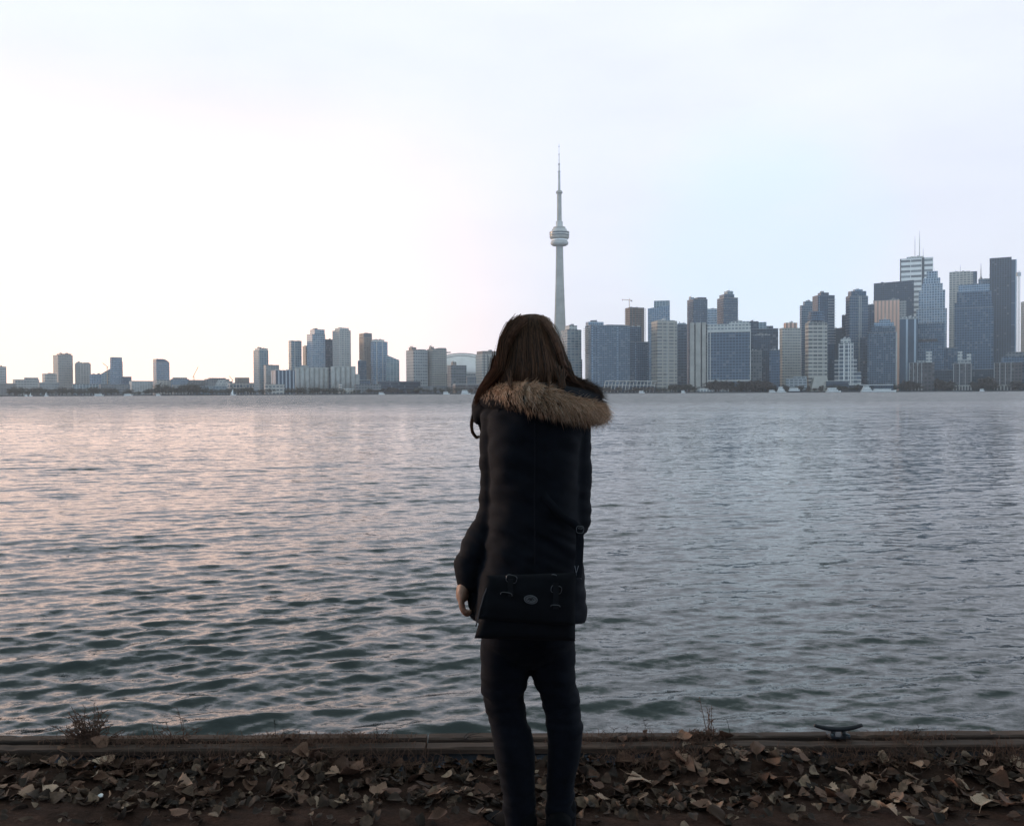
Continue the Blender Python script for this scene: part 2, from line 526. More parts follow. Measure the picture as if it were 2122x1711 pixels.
# ------------------------------------------------------------------ skyline
def tower(name, label, x0, x1, yt, Y, mat, s=.28, th=24., boxes=(), cat=None, zt=None, roof=None,
          slabs=0., fins=(), group=None, poly=None, base=None, parapet=True):
    """a building whose silhouette spans photo columns x0..x1 at distance Y and rises to photo row yt;
    s = share of the silhouette taken by its left side, th = how far it is turned"""
    xc = .5 * (x0 + x1)
    p = at(xc, 813, Y)
    az = math.atan2(p.x, p.y)
    Wp = (x1 - x0) / F * Y * math.cos(az)
    t = R(th if s > 0 else 0)
    if s > 0: wd, dp = Wp * (1 - s) / math.cos(t), Wp * s / math.sin(t)
    else: wd, dp = Wp, Wp * .6
    z = lambda py: at(xc, py, Y).z - LAND_Z
    e_ = empty(name, (p.x, Y, LAND_Z), -az + t, label, cat or 'building', group)
    rf = M[roof] if roof else M['roof']
    hx, hy = wd / 2, dp / 2
    h = z(yt)
    own = own_facade(mat)
    m = MB()
    pl = [(-hx, -hy), (hx, -hy), (hx, hy), (-hx, hy)]
    if poly == 'round':
        pl = [(hx * math.cos(q), hy * math.sin(q)) for q in np.linspace(0, 2 * math.pi, 24, endpoint=False)]
    if poly == 'cut':
        c = .18
        pl = [(-hx * (1 - c), -hy), (hx * (1 - c), -hy), (hx, -hy * (1 - c)), (hx, hy), (-hx, hy), (-hx, -hy * (1 - c))]
    ztl = [z(q) for q in zt] if zt else None
    m.prism(pl, -2, h, zt=ztl)
    m.build('wall', [own, rf], e_)
    if parapet and not zt and not poly:
        q = MB(); g = .35; hh = 1.1
        for (a0, a1, b0, b1) in ((-hx - .1, hx + .1, -hy - .1, -hy + g), (-hx - .1, hx + .1, hy - g, hy + .1),
                                 (-hx - .1, -hx + g, -hy + g, hy - g), (hx - g, hx + .1, -hy + g, hy - g)):
            q.box(a0, a1, b0, b1, h + .01, h + hh, roof_slot=0)
        q.build('parapet', rf, e_)
    if slabs:
        q = MB(); zz = slabs
        while zz < h - 1:
            q.box(-hx - 1.3, hx + 1.3, -hy - 1.3, hy + 1.3, zz, zz + .38, roof_slot=0); zz += slabs
        o = q.build('balcony_bands', M['conc_pale'], e_)
    for (f0, f1, wm) in fins:
        q = MB(); fx0, fx1 = -hx + wd * f0, -hx + wd * f1
        q.box(fx0, fx1, -hy - .9, -hy + .4, -2, h + .6, roof_slot=0)
        q.build('pier', M[wm], e_)
    for bx in boxes:
        f0, f1, y1, pname, pm = bx[:5]
        zb = z(bx[5]) if len(bx) > 5 else h
        q = MB(); cx_ = wd * ((f0 + f1) / 2 - .5); ww = wd * (f1 - f0)
        dd = dp * min(.96, (f1 - f0) * .8 + .2)
        if len(bx) > 6:      # stands in front
            q.box(cx_ - ww / 2, cx_ + ww / 2, -hy - bx[6], -hy + 2, zb, z(y1))
        else:
            q.box(cx_ - ww / 2, cx_ + ww / 2, -dd / 2, dd / 2, zb + .02, z(y1))
        q.build(pname, [own if pm == mat else M[pm], rf], e_)
    if h > 60 and not zt:
        # lift housings, vents and a whip aerial on the highest roof
        zt0 = max([h] + [z(bx[2]) for bx in boxes if len(bx) < 7]); top = max(boxes, key=lambda bx: z(bx[2])) if boxes else (0., 1.)
        if len(top) < 7 and (len(top) < 6 or top[5] < 800):
            f0, f1 = max(0, top[0]), min(1, top[1])
            rm = M['roof_pale' if fr.random() < .5 else 'roof']
            for _ in range(fr.randrange(2, 5)):
                fx = fr.uniform(f0 + .08, f1 - .2); ww = wd * (f1 - f0) * fr.uniform(.08, .22); hh = fr.uniform(1.5, 4.2); yy = fr.uniform(-.12, .08) * dp
                MB().box(-wd / 2 + wd * fx, -wd / 2 + wd * fx + ww, yy, yy + dp * .12 + 2, zt0 + .03, zt0 + hh, roof_slot=0).build('lift_housing', rm, e_)
            xm = -wd / 2 + wd * fr.uniform(f0 + .1, f1 - .1); MB().tube([(xm, 0, zt0), (xm, 0, zt0 + fr.uniform(5, 10))], [.35, .15], 5).build('roof_aerial', M['steel'], e_)
    e_['h'] = h
    return e_, wd, dp, h, z


def mast(e_, x, y, z0, z1, r=.5, name='antenna', mat='steel'):
    m = MB(); m.tube([(x, y, z0), (x, y, z0 + (z1 - z0) * .6), (x, y, z1)], [r, r * .7, r * .3], 6)
    return m.build(name, M[mat], e_)


T = tower
# ---- far left shore
T('low_block', 'grey flat block cut by the left edge of the view', -16, 14, 760, 2700, 'grey', .2)
T('low_block', 'long low grey block with raised right half, second from the left', 27, 82, 787, 2650, 'grey', .1, boxes=[(.45, .98, 782, 'roof_storey', 'grey')])
T('low_block', 'short grey block against the left foot of the pale twin part tower', 88, 118, 775, 2720, 'grey', .2)
T('apartment_tower', 'tall pale grey tower with stepped roof, tallest at far left', 111, 152, 737, 2800, 'grey', .26, boxes=[(.22, .95, 733, 'penthouse', 'tan')])
T('apartment_tower', 'squat grey tower with two roof humps right of the tall pale one', 156, 189, 754, 2800, 'grey', .22, boxes=[(.02, .42, 751, 'roof_box', 'grey'), (.58, .98, 751, 'roof_box', 'grey')])
T('low_block', 'low blue grey block between the squat tower and the sloped block', 186, 212, 776, 2760, 'blue_light', .2)
T('sloped_block', 'grey block whose roof climbs to the right towards a dark tower', 206, 234, 770, 2780, 'teal', .0, zt=[777, 761, 761, 777])
T('apartment_tower', 'narrow blue tower with stepped right edge at far left', 229, 254, 741, 2760, 'blue_light', .18, boxes=[(.9, 1.12, 749, 'side_bay', 'blue_light', 812)])
T('low_block', 'small dark blue block at the foot of the narrow blue tower', 252, 273, 781, 2740, 'blue', .2)
T('low_block', 'low pale block with dark openings left of the curved roof tower', 268, 318, 790, 2650, 'pale', .12)
e_, wd, dp, h, z = T('apartment_tower', 'single tower with rounded right shoulder standing alone at left', 318, 352, 751, 2820, 'blue_light', .2)
m = MB()
prof = [(-wd * .5, 0)] + [(-wd * .5 + wd * q, z(744 + 7 * max(0, (q - .5) / .5) ** 2) - h) for q in np.linspace(0, 1, 9)] + [(wd * .5, 0)]
n_ = len(prof); b_ = 0
m.v = [(x, -dp / 2 + .3, h + max(0.02, q)) for x, q in prof] + [(x, dp / 2 - .3, h + max(0.02, q)) for x, q in prof]
m.f = [tuple(range(n_ - 1, -1, -1))[::-1], tuple(n_ + i for i in range(n_))[::-1]] + [(i, n_ + i, n_ + (i + 1) % n_, (i + 1) % n_) for i in range(n_)]
m.u = [(0, 0)] * sum(len(f) for f in m.f); m.m = [0] * len(m.f)
m.build('curved_roof', M['blue_light'], e_)
T('low_block', 'white walled low block below the rounded shoulder tower', 322, 357, 788, 2640, 'pale', .1)
T('low_block', 'low block with flat upper storey right of the rounded tower', 354, 392, 786, 2660, 'blue_light', .1, boxes=[(.1, .9, 782, 'roof_storey', 'grey')])
T('low_block', 'long low grey block under the thin slanting crane', 391, 434, 788, 2680, 'grey_dark', .1)
T('low_block', 'low dark block left of the slanted glass hall', 424, 476, 786, 2700, 'grey_dark', .1, boxes=[(.15, .85, 783, 'roof_storey', 'grey')])
T('low_block', 'small tan block standing between slanted hall and pale tower', 487, 517, 783, 2700, 'tan', .2)
T('low_block', 'long white low block with blue windows below the first left tower', 473, 552, 794, 2560, 'grid', .06)
# slanted glass hall
p = at(456, 813, 2600)
e_ = empty('glass_hall', (p.x, 2600, LAND_Z), 0, 'pale glass hall with slanted parallelogram front on the left shore', 'building')
W_ = 2600 / F
zz = lambda py: at(456, py, 2600).z - LAND_Z
for (xa, xb, sh, yt, nm) in ((-22, -4, 18, 787, 'slanted_hall'), (2, 12, 9, 790, 'slanted_wing')):
    h_ = zz(yt); m = MB()
    m.v = [(xa * W_, 0, -1), (xb * W_, 0, -1), ((xb + sh) * W_, 0, h_), ((xa + sh) * W_, 0, h_),
           (xa * W_, 26, -1), (xb * W_, 26, -1), ((xb + sh) * W_, 26, h_), ((xa + sh) * W_, 26, h_)]
    m.f = [(0, 1, 2, 3), (5, 4, 7, 6), (1, 5, 6, 2), (4, 0, 3, 7), (3, 2, 6, 7), (4, 5, 1, 0)]
    m.u = [(0, 0), (20, 0), (20, h_), (0, h_)] * 6; m.m = [0] * 6
    m.build(nm, M['pale'], e_)

# ---- the left middle cluster
T('apartment_tower', 'pale square tower with white crown, first of the left cluster', 526, 557, 727, 2500, 'teal', .36, boxes=[(.12, .98, 722, 'crown', 'pale')], fins=[(.05, .10, 'conc_pale')])
T('mid_block', 'grey sloped shoulder block right of the white crowned tower', 547, 579, 757, 2440, 'grey', .15)
T('mid_block', 'white columned block with blue glass between the columns', 562, 612, 768, 2380, 'stripe', .2)
T('apartment_tower', 'slim flat topped tower with blue lower half in left cluster', 599, 626, 707, 2520, 'teal', .2, fins=[(.3, .36, 'conc_pale')])
T('apartment_tower', 'short warm grey tower beside the slim flat topped one', 628, 644, 718, 2560, 'tan', .4)
T('apartment_tower', 'stepped tower with sunlit left flank in the left cluster', 637, 675, 694, 2500, 'blue_light', .30, boxes=[(.22, 1.0, 683, 'upper_storeys', 'blue_light')])
T('apartment_tower', 'plain blue glass slab tucked between two tall pale towers', 671, 692, 704, 2540, 'blue', .1)
e_, wd, dp, h, z = T('apartment_tower', 'tallest pale ribbed tower of the left cluster with jagged crown', 690, 728, 686, 2480, 'grey', .36, poly=None, boxes=[(.15, .9, 680, 'crown', 'pale')], fins=[(.02, .08, 'conc_pale'), (.45, .5, 'conc_pale'), (.93, .99, 'conc_pale')])
T('apartment_tower', 'dark capped tower with beige left flank right of the silos', 745, 772, 700, 2500, 'tan', .40, boxes=[(0.0, 1.0, 691, 'dark_cap', 'grey_dark')])
T('apartment_tower', 'low blue glass wing in front of the dark capped tower', 742, 760, 748, 2440, 'blue', .2)
T('apartment_tower', 'wide blue glass tower with pale crown right of dark capped one', 769, 804, 709, 2460, 'blue_light', .16, boxes=[(.05, .8, 704, 'crown', 'pale')], fins=[(.2, .25, 'conc_pale'), (.62, .66, 'conc_pale')])
T('apartment_tower', 'short grey tower with sloped right roof at the cluster end', 800, 828, 740, 2440, 'teal', .1, zt=[736, 746, 746, 736])
# concrete silos
for (xa, xb, yt, lb) in ((613, 681, 761, 'grey concrete silo block, left and wider of two by the water'),
                         (686, 737, 759, 'grey concrete silo block, right one with stepped right end')):
    xc = (xa + xb) / 2; Ys = 2180; p = at(xc, 813, Ys); az = math.atan2(p.x, p.y)
    e_ = empty('grain_silos', (p.x, Ys, LAND_Z), -az, lb, 'silo')
    wd = (xb - xa) / F * Ys; h = at(xc, yt, Ys).z - LAND_Z; n_ = 7 if xb - xa > 60 else 5; r_ = wd / n_ / 2
    for i in range(n_):
        cx_ = -wd / 2 + r_ * (2 * i + 1)
        for cy_ in (0, 2 * r_):
            q = MB().lathe([(r_ * .995, -2), (r_ * .995, h - 3)], 20, c=(cx_, cy_)); q.build('silo', M['conc_dark'], e_, True)
    q = MB().box(-wd / 2, wd / 2, -r_ * .6, 3 * r_, h - 3, h); q.build('head_house', [M['conc_dark'], M['roof']], e_)
    if xa > 680:
        q = MB().box(wd / 2 + .05, wd / 2 + 9, -r_ * .5, 2 * r_, -2, h * .72); q.build('annex', [M['conc_dark'], M['roof']], e_)
    else:
        q = MB().box(-wd * .34, -wd * .1, 0, 2 * r_, h + .02, h + 5); q.build('roof_box', [M['conc_dark'], M['roof']], e_)
T('shed', 'long dark blue glazed shed behind the boats left of centre', 783, 872, 791, 2250, 'blue_dark', .04)
T('shed', 'low white roofed pavilion right of the concrete silos', 738, 768, 788, 2220, 'blue', .05, roof='roof_pale')
T('shed', 'low white canopy shed beside a small white tower near the silos', 712, 762, 806, 2120, 'pale', .04, roof='white')
T('lookout', 'small white square tower by the water before the silos', 702, 709, 795, 2120, 'pale', .3)
# ---- centre left of the person
e_, wd, dp, h, z = T('apartment_tower', 'left of the twin grey slab towers beside the white dome', 842, 887, 727, 2300, 'grey', .34, boxes=[(.05, .35, 720, 'penthouse', 'tan'), (.5, .98, 724, 'penthouse', 'grey')])
e_, wd, dp, h, z = T('apartment_tower', 'right of the twin grey slab towers, roof canopy overhanging the dome', 886, 926, 724, 2300, 'grey', .28, boxes=[(.0, .22, 719, 'penthouse', 'tan'), (.55, 1.05, 721, 'penthouse', 'grey'), (.85, 1.4, 729, 'roof_canopy', 'pale', 731)])
T('mid_block', 'short dark grey block before the white dome with roof box', 927, 967, 758, 2200, 'grey_dark', .2, boxes=[(.18, .42, 750, 'roof_box', 'tan')])
T('low_block', 'low grey block with thin mast below the dome right side', 966, 987, 781, 2160, 'grey_dark', .1)
T('apartment_tower', 'pale banded tower partly hidden behind the hair, left side', 986, 1034, 735, 2240, 'pale', .28, boxes=[(.05, .95, 728, 'penthouse', 'tan')], fins=[(.1, .14, 'dark'), (.3, .33, 'dark')])
T('shed', 'low red brick hall by the water left of the person', 938, 1003, 797, 1960, 'brown', .1, roof='roof_pale')
for (xa, xb, yt, mt, lb) in ((-12, 34, 795, 'grey_dark', 'long low shed at the very left waterfront'), (80, 122, 793, 'grey', 'low waterfront row below the tall pale grey tower'), (150, 205, 796, 'teal', 'low glazed waterfront hall below the squat tower'),
                             (206, 270, 797, 'grey_dark', 'long low dark hall under the narrow blue tower'), (357, 400, 798, 'grey', 'low waterfront shed right of the white walled block'), (400, 470, 800, 'teal', 'long low glazed hall before the crane'),
                             (548, 590, 797, 'grey', 'low pale row in front of the columned block'), (735, 790, 797, 'grey_dark', 'low grey terminal between silos and long dark shed'), (866, 930, 801, 'grey_dark', 'low dark hall at the feet of the twin slabs')):
    T('low_block', lb, xa, xb, yt, 2120 if xa > 500 else 2420, mt, .05)
# stadium dome
Yd = 2450; pc = at(958, 813, Yd); e_ = empty('stadium', (pc.x, Yd, LAND_Z), 0, 'white domed stadium roof rising beside the banded tower', 'stadium')
zz = lambda py: at(958, py, Yd).z - LAND_Z
Rd = 62 / F * Yd * 1.25; zb, ztp = zz(776), zz(733)
MB().lathe([(Rd * 1.02, -2), (Rd * 1.02, zb)], 40).build('drum', [M['grey']], e_)


def dome_prof(r0, dz, k=14):
    return [(r0 * math.cos(q), zb + dz + (ztp - zb) * math.sin(q)) for q in np.linspace(0, R(89), k)]


MB().lathe(dome_prof(Rd, 0), 48).build('dome', M['dome'], e_, True)
for k_, an in enumerate((-.55, -.2, .2, .55)):
    m = MB(); pts = []
    for q in np.linspace(R(4), R(176), 26):
        rad = Rd * math.cos(an) * 1.012
        pts.append((rad * math.cos(q), Rd * math.sin(an), zb + (ztp - zb) * math.sqrt(max(0, 1 - math.sin(an) ** 2)) * math.sin(q) * 1.02))
    m.tube(pts, 1.7, 6); m.build('dome_rib', M['dome_rib'], e_)

# ---- needle tower
Yt = 2150
pb = at(1160.6, 813, Yt)
e_ = empty('observation_tower', (pb.x, Yt, LAND_Z), 0, 'very tall concrete needle tower with round pod and thin antenna', 'tower')
zt_ = lambda py: at(1156, py, Yt).z - LAND_Z
U = Yt / F
m = MB(); lev = [(812, 24), (780, 18.5), (740, 15.5), (690, 13.2), (640, 11.2), (580, 9.2), (540, 8.3), (505, 7.7)]
ns = 36
for (py, hw) in lev:
    for k in range(ns):
        an = 2 * math.pi * k / ns
        lob = .80 + .22 * max(0, math.cos(3 * (an + .5))) ** .8
        m.v.append((hw * U * lob * math.cos(an), hw * U * lob * math.sin(an), zt_(py)))
for i in range(len(lev) - 1):
    for k in range(ns):
        k2 = (k + 1) % ns
        m.f.append((i * ns + k, i * ns + k2, (i + 1) * ns + k2, (i + 1) * ns + k)); m.u += [(0, 0)] * 4; m.m.append(0)
m.build('shaft', M['conc'], e_, True)


def lz(name, prof, mat, seg=40, smooth=False):
    return MB().lathe([(r * U, zt_(py)) for r, py in prof], seg).build(name, M[mat], e_, smooth)


lz('radome_ring', [(9, 510), (15, 509), (18, 506.5), (18.6, 503.5), (17.5, 501), (12, 500)], 'conc_pale', smooth=True)
lz('lower_deck', [(14, 500), (16.5, 499.5), (16.8, 496.5), (14, 496.3)], 'white')
lz('main_pod', [(15, 496.3), (19, 494.5), (20.2, 492), (20.2, 489.6)], 'conc')
lz('window_band', [(19.6, 489.6), (19.6, 487.6)], 'glass')
lz('main_pod', [(20.4, 487.6), (20.6, 484.6)], 'conc_pale')
lz('window_band', [(20.0, 484.6), (20.0, 482.4)], 'glass')
lz('main_pod', [(20.7, 482.4), (20.4, 480.5), (17, 479.6)], 'conc_pale')
lz('upper_tier', [(15.5, 479.6), (15.2, 475.4), (13, 475)], 'conc_pale')
lz('upper_tier', [(13, 475), (12.6, 471), (8, 470.4)], 'conc')
lz('equipment_block', [(7.2, 470.4), (7.2, 459.5), (6, 458.5)], 'conc_pale', 12)
lz('upper_shaft', [(5.0, 458.5), (4.6, 402)], 'conc', 16)
lz('upper_pod', [(4.8, 402), (6.8, 400.6), (6.8, 398), (5, 395.5), (3, 394.4)], 'conc', 24)
an_ = lz('antenna', [(2.6, 394.4), (2.2, 357), (1.5, 356), (1.2, 341), (.8, 340), (.6, 320), (.32, 319), (.28, 298)], 'conc_pale', 10)
for (r_, py, hh) in ((3.0, 357, 3.4), (2.4, 341.5, 3.2), (1.3, 321, 3), (1.0, 305, 3)):
    MB().lathe([(r_ * U, zt_(py)), (r_ * .9 * U, zt_(py - hh * .5)), (r_ * .4 * U, zt_(py - hh))], 10).build('antenna_collar', M['steel'], an_)

# ---- right of the person
T('apartment_tower', 'blue and pale balcony tower just right of the hair', 1163, 1205, 685, 2000, 'teal', .32, boxes=[(.22, .78, 675, 'penthouse', 'pale'), (.8, 1.18, 745, 'lower_wing', 'teal', 813)], slabs=5.2)
e_, wd, dp, h, z = T('apartment_tower', 'broad dark blue slab with white balcony edge and thin white lines', 1213, 1306, 676, 1960, 'blue', .13, boxes=[(-.02, .36, 668, 'penthouse', 'blue_light'), (.45, .9, 673, 'roof_box', 'blue')], fins=[(.02, .05, 'blue_light'), (.17, .19, 'blue_light'), (.66, .685, 'blue_light')])
m = MB(); k_ = 6.
while k_ < h - 3: m.box(-wd / 2 - 4.2, -wd / 2 - .02, -dp * .3, dp * .5, k_, k_ + .9, roof_slot=0); k_ += 4.4
m.build('balcony_edges', M['conc_pale'], e_)
T('apartment_tower', 'dark blue lower slab joined below the tower under construction', 1305, 1344, 709, 1975, 'blue', .04, boxes=[(.0, .62, 677, 'upper_storeys', 'blue')], fins=[(.26, .31, 'blue_light'), (.9, .95, 'blue_light')])
e_, wd, dp, h, z = T('unfinished_tower', 'unfinished brown tower with open floors and a small crane on top', 1296, 1335, 639, 2250, 'brown', .25)
m = MB(); k_ = h * .25
while k_ < h + 1: m.box(-wd / 2 - 2.4, wd / 2 + 2.4, -dp / 2 - 2.4, dp / 2 + 2.4, k_, k_ + .6, roof_slot=0); k_ += 4.8
m.build('open_floors', M['conc'], e_)
m = MB()
for q in np.linspace(-wd / 2 - 2, wd / 2 + 2, 6): m.box(q - .45, q + .45, -dp / 2 - 2.3, -dp / 2 - 1.4, h * .25, h, roof_slot=0)
m.build('column_row', M['brickp'], e_)
# crane
pcr = at(1304, 639, 2250)
cr = empty('tower_crane', (pcr.x, 2250, pcr.z + .6), R(20), 'thin orange tower crane on top of the unfinished tower', 'crane')
s_ = 2250 / F
MB().tube([(0, 0, 0), (0, 0, 17 * s_)], .8, 4).build('crane_mast', M['crane'], cr)
MB().tube([(-17 * s_, 0, 17.5 * s_), (7 * s_, 0, 16.2 * s_)], .65, 4).build('jib', M['crane'], cr)
MB().tube([(0, 0, 17 * s_), (1 * s_, 0, 20.5 * s_)], .6, 4).build('crane_head', M['crane'], cr)
MB().box(3.5 * s_, 6.5 * s_, -1.5, 1.5, 14 * s_, 16 * s_, roof_slot=0).build('counterweight', M['conc'], cr)
MB().tube([(-16 * s_, 0, 17.2 * s_), (-15.6 * s_, 0, 14.6 * s_)], .7, 4).build('trolley', M['crane'], cr)
T('office_tower', 'grey glass tower with slanted roof rising to the right', 1343, 1388, 640, 2350, 'blue_light', .0, zt=[640, 634, 634, 640], parapet=False, boxes=[(.28, 1.0, 624, 'slanted_crown', 'teal', 641)])
T('hotel', 'beige banded balcony tower with dark bands left of the hotel', 1350, 1403, 667, 1930, 'banded', .24, boxes=[(.1, .92, 664.5, 'roof_box', 'pale')], fins=[(.47, .50, 'conc_pale'), (.985, 1.0, 'conc_pale')], slabs=5.6)
T('office_block', 'blue grey block with flat roof behind the beige banded tower', 1400, 1424, 673, 2150, 'blue_dark', .0, boxes=[(.2, .9, 670, 'roof_box', 'blue_light')])
T('office_tower', 'two tone glass tower with notched top behind the hotel', 1424, 1466, 622, 2300, 'blue', .30, boxes=[(-.02, .2, 617, 'roof_fin', 'blue_light'), (.42, 1.0, 617, 'upper_storeys', 'blue_dark')], fins=[(.52, .545, 'blue_light')])
T('office_tower', 'small pale tower squeezed between two taller glass towers', 1464, 1486, 641, 2500, 'blue_light', .0)
T('office_tower', 'glass tower stepping up in two blocks above the hotel', 1486, 1529, 619, 2280, 'blue', .32, boxes=[(.1, .8, 611, 'upper_step', 'blue'), (.38, .78, 604, 'top_step', 'teal', 611)], slabs=6.)
# waterfront hotel: pale tower + wide slab
e_, wd, dp, h, z = T('hotel', 'wide waterfront hotel slab with white frame and pale end tower', 1466, 1555, 690, 1920, 'blue', .0, boxes=[(0., 1.0, 673, 'sign_storey', 'pale', 689), (.24, .5, 671, 'roof_box', 'blue_dark', 673), (.5, .97, 667.5, 'roof_box', 'pale', 673)], parapet=False)
q = MB()
for f_ in (0., .06, .98): q.box(-wd / 2 + wd * f_, -wd / 2 + wd * (f_ + .022), -dp / 2 - 1.4, -dp / 2 + .3, -1, h + 1, roof_slot=0)
q.box(-wd / 2, wd / 2, -dp / 2 - 1.6, -dp / 2 - .2, h + .02, h + 2.2, roof_slot=0); q.box(-wd / 2, wd / 2, -dp / 2 - 1.6, -dp / 2 - .2, z(790), z(787.5), roof_slot=0)
q.build('white_frame', M['conc_pale'], e_)
q = MB()
for f_, ww, mt in ((-.40, .10, 0), (-.27, .12, 0), (-.12, .09, 0)):
    q.box(-wd / 2 + wd * f_, -wd / 2 + wd * (f_ + ww), -dp / 2 - 2, dp / 2, -2, z(669), roof_slot=0)
q.build('stair_towers', M['conc'], e_)
q = MB(); q.box(-wd / 2 - wd * .41, -wd / 2 - .1, -dp / 2 + 4, dp / 2 - 1, -2, z(672)); q.build('end_tower', [M['grey_dark'], M['roof']], e_)
q = MB(); q.box(-wd / 2 - wd * .3, -wd / 2 + wd * .5, -dp / 2 - 26, -dp / 2 - 2.5, -2, z(804)); q.build('podium', [M['pale'], M['roof_pale']], e_)
T('office_tower', 'dark blue stepped block with slanting right shoulder beside the hotel', 1549, 1612, 683, 2100, 'blue_dark', .0, boxes=[(0.0, .36, 666, 'upper_storeys', 'blue_dark'), (.3, .62, 668, 'upper_storeys', 'teal'), (.6, .84, 676, 'shoulder', 'blue_dark')])
T('office_block', 'low grey window grid block right of the hotel slab', 1556, 1579, 727, 1935, 'grey_dark', .0)
T('office_block', 'dark glass block with pale band behind low window grid block', 1560, 1596, 696, 2000, 'blue_dark', .0, boxes=[(0., 1., 693.5, 'pale_band', 'pale')])
T('office_block', 'narrow blue block below the slanting shoulder', 1594, 1616, 726, 1945, 'blue', .0)
T('apartment_tower', 'pale concrete tower with pink penthouse and two thin masts', 1615, 1660, 681, 2050, 'pale', .14, boxes=[(.2, .82, 669, 'penthouse', 'pink')])
e_, wd, dp, h, z = T('apartment_tower', 'slender pale blue tower behind the dark one with balconies', 1657, 1692, 634, 2200, 'blue_light', .12, boxes=[(.2, .95, 625, 'penthouse', 'blue_light')])
mast(e_, -wd * .3, 0, h, z(624))
e_, wd, dp, h, z = T('apartment_tower', 'dark tower with balcony teeth on its right edge', 1683, 1729, 614, 2120, 'blue_dark', .25, boxes=[(.25, .72, 607, 'penthouse', 'blue_dark')], fins=[(.06, .10, 'blue_light')])
m = MB(); k_ = h * .5
while k_ < h - 3: m.box(wd * .1, wd / 2 + 2.6, -dp / 2 - 1.3, dp / 2, k_, k_ + .8, roof_slot=0); k_ += 6.4
m.build('balcony_edges', M['conc_pale'], e_)
# pale concrete tower with flared foot
e_, wd, dp, h, z = T('apartment_tower', 'pale concrete balcony tower with flared foot and dark round crown', 1668, 1714, 670, 1920, 'banded', .16, boxes=[(.1, .9, 666, 'roof_step', 'pale')], fins=[(.80, .84, 'conc_pale')], slabs=5.6)
MB().lathe([(wd * .40, z(666) + .1), (wd * .42, z(656)), (wd * .36, z(655)), (wd * .38, z(646))], 28).build('round_crown', M['blue'], e_)
m = MB(); hb, ht = z(811), z(780)
m.v = [(-wd * .62, -dp / 2 - 24, -1), (wd * .5, -dp / 2 - 24, -1), (wd * .62, dp / 2, -1), (-wd * .62, dp / 2, -1), (-wd * .2, -dp / 2 - 1.5, ht), (wd * .45, -dp / 2 - 1.5, ht), (wd * .45, dp / 2 - 1, ht), (-wd * .2, dp / 2 - 1, ht)]
m.f = [(0, 1, 5, 4), (1, 2, 6, 5), (2, 3, 7, 6), (3, 0, 4, 7), (4, 5, 6, 7)]; m.u = [(0, 0)] * 20; m.m = [0] * 5
m.build('flared_foot', M['conc'], e_)
T('low_block', 'low terraced pale block at the flared tower left foot', 1628, 1672, 785, 1905, 'grey', .0, boxes=[(.35, 1., 780, 'terrace', 'grey')])
T('office_block', 'dark filler block between the balcony teeth tower and next one', 1728, 1748, 681, 2150, 'blue_dark', .0)
T('office_block', 'dark side block on the left of the white finned tower', 1744, 1757, 654, 2160, 'blue_dark', .0)
T('apartment_tower', 'tall blue tower with twin white vertical fins and ornate top', 1752, 1798, 615, 2100, 'blue', .18, boxes=[(.1, .92, 604, 'upper_storeys', 'blue'), (.34, .76, 600, 'penthouse', 'blue_light', 604)], fins=[(.50, .53, 'conc_pale'), (.60, .63, 'conc_pale')], slabs=6.2)
T('office_block', 'plain dark slab right of the white finned tower', 1796, 1811, 632, 2300, 'blue_dark', .0)
T('office_tower', 'broad black glass office slab with flat roof', 1810, 1892, 587, 2600, 'blue_dark', .0, zt=[588, 585, 585, 588], boxes=[(.18, .24, 584, 'roof_box', 'blue_dark', 588)])
T('office_tower', 'pink granite striped tower with grey right side', 1809, 1863, 624, 2350, 'pink', .0, boxes=[(.62, .98, 621, 'roof_box', 'pale'), (1.0, 1.26, 625, 'grey_side', 'grey', 813)])
# white grid building
T('apartment_tower', 'white framed grid building stepping down on both sides', 1738, 1768, 712, 1930, 'grid', .0, boxes=[(.12, .82, 702, 'penthouse', 'pale'), (-.3, 0., 744, 'left_wing', 'grid', 813), (1., 1.26, 745, 'right_wing', 'grid', 813), (1.26, 1.55, 771, 'low_wing', 'grid', 813)], fins=[(0., .03, 'white'), (.32, .36, 'white'), (.64, .68, 'white'), (.97, 1., 'white')])
T('apartment_tower', 'blue tower rising in rounded steps before the pink tower', 1797, 1858, 690, 1960, 'blue', .0, boxes=[(.12, .95, 677, 'first_step', 'blue'), (.22, .9, 669, 'second_step', 'blue_light', 677), (.4, .78, 663, 'crown', 'blue_light', 669)], fins=[(.96, 1.0, 'conc_pale')])
T('office_block', 'dark blue block left of the rounded step tower', 1783, 1801, 700, 1990, 'blue_dark', .0)
T('apartment_tower', 'blue tower with pale roof and white vertical lines', 1864, 1902, 662, 1985, 'stripe', .0, boxes=[(0., .95, 657.5, 'roof_rim', 'pale')])
T('office_block', 'wide blue block with brown band before the stepped crown tower', 1880, 1956, 672, 2020, 'blue', .0, boxes=[(.1, .82, 703, 'brown_band', 'brown', 709, 1.)])
e_, wd, dp, h, z = T('office_tower', 'white banded skyscraper with twin rooftop masts', 1864, 1932, 538, 2700, 'white_band', .0, roof='roof_pale', boxes=[(.2, .72, 533, 'roof_plant', 'pale')], fins=[(0., .035, 'dark'), (.66, .735, 'dark')])
mast(e_, -wd * .05, 0, z(533), z(489), 1.2); mast(e_, wd * .09, 0, z(533), z(479), 1.5); mast(e_, wd * .2, 0, z(538), z(515), .9)
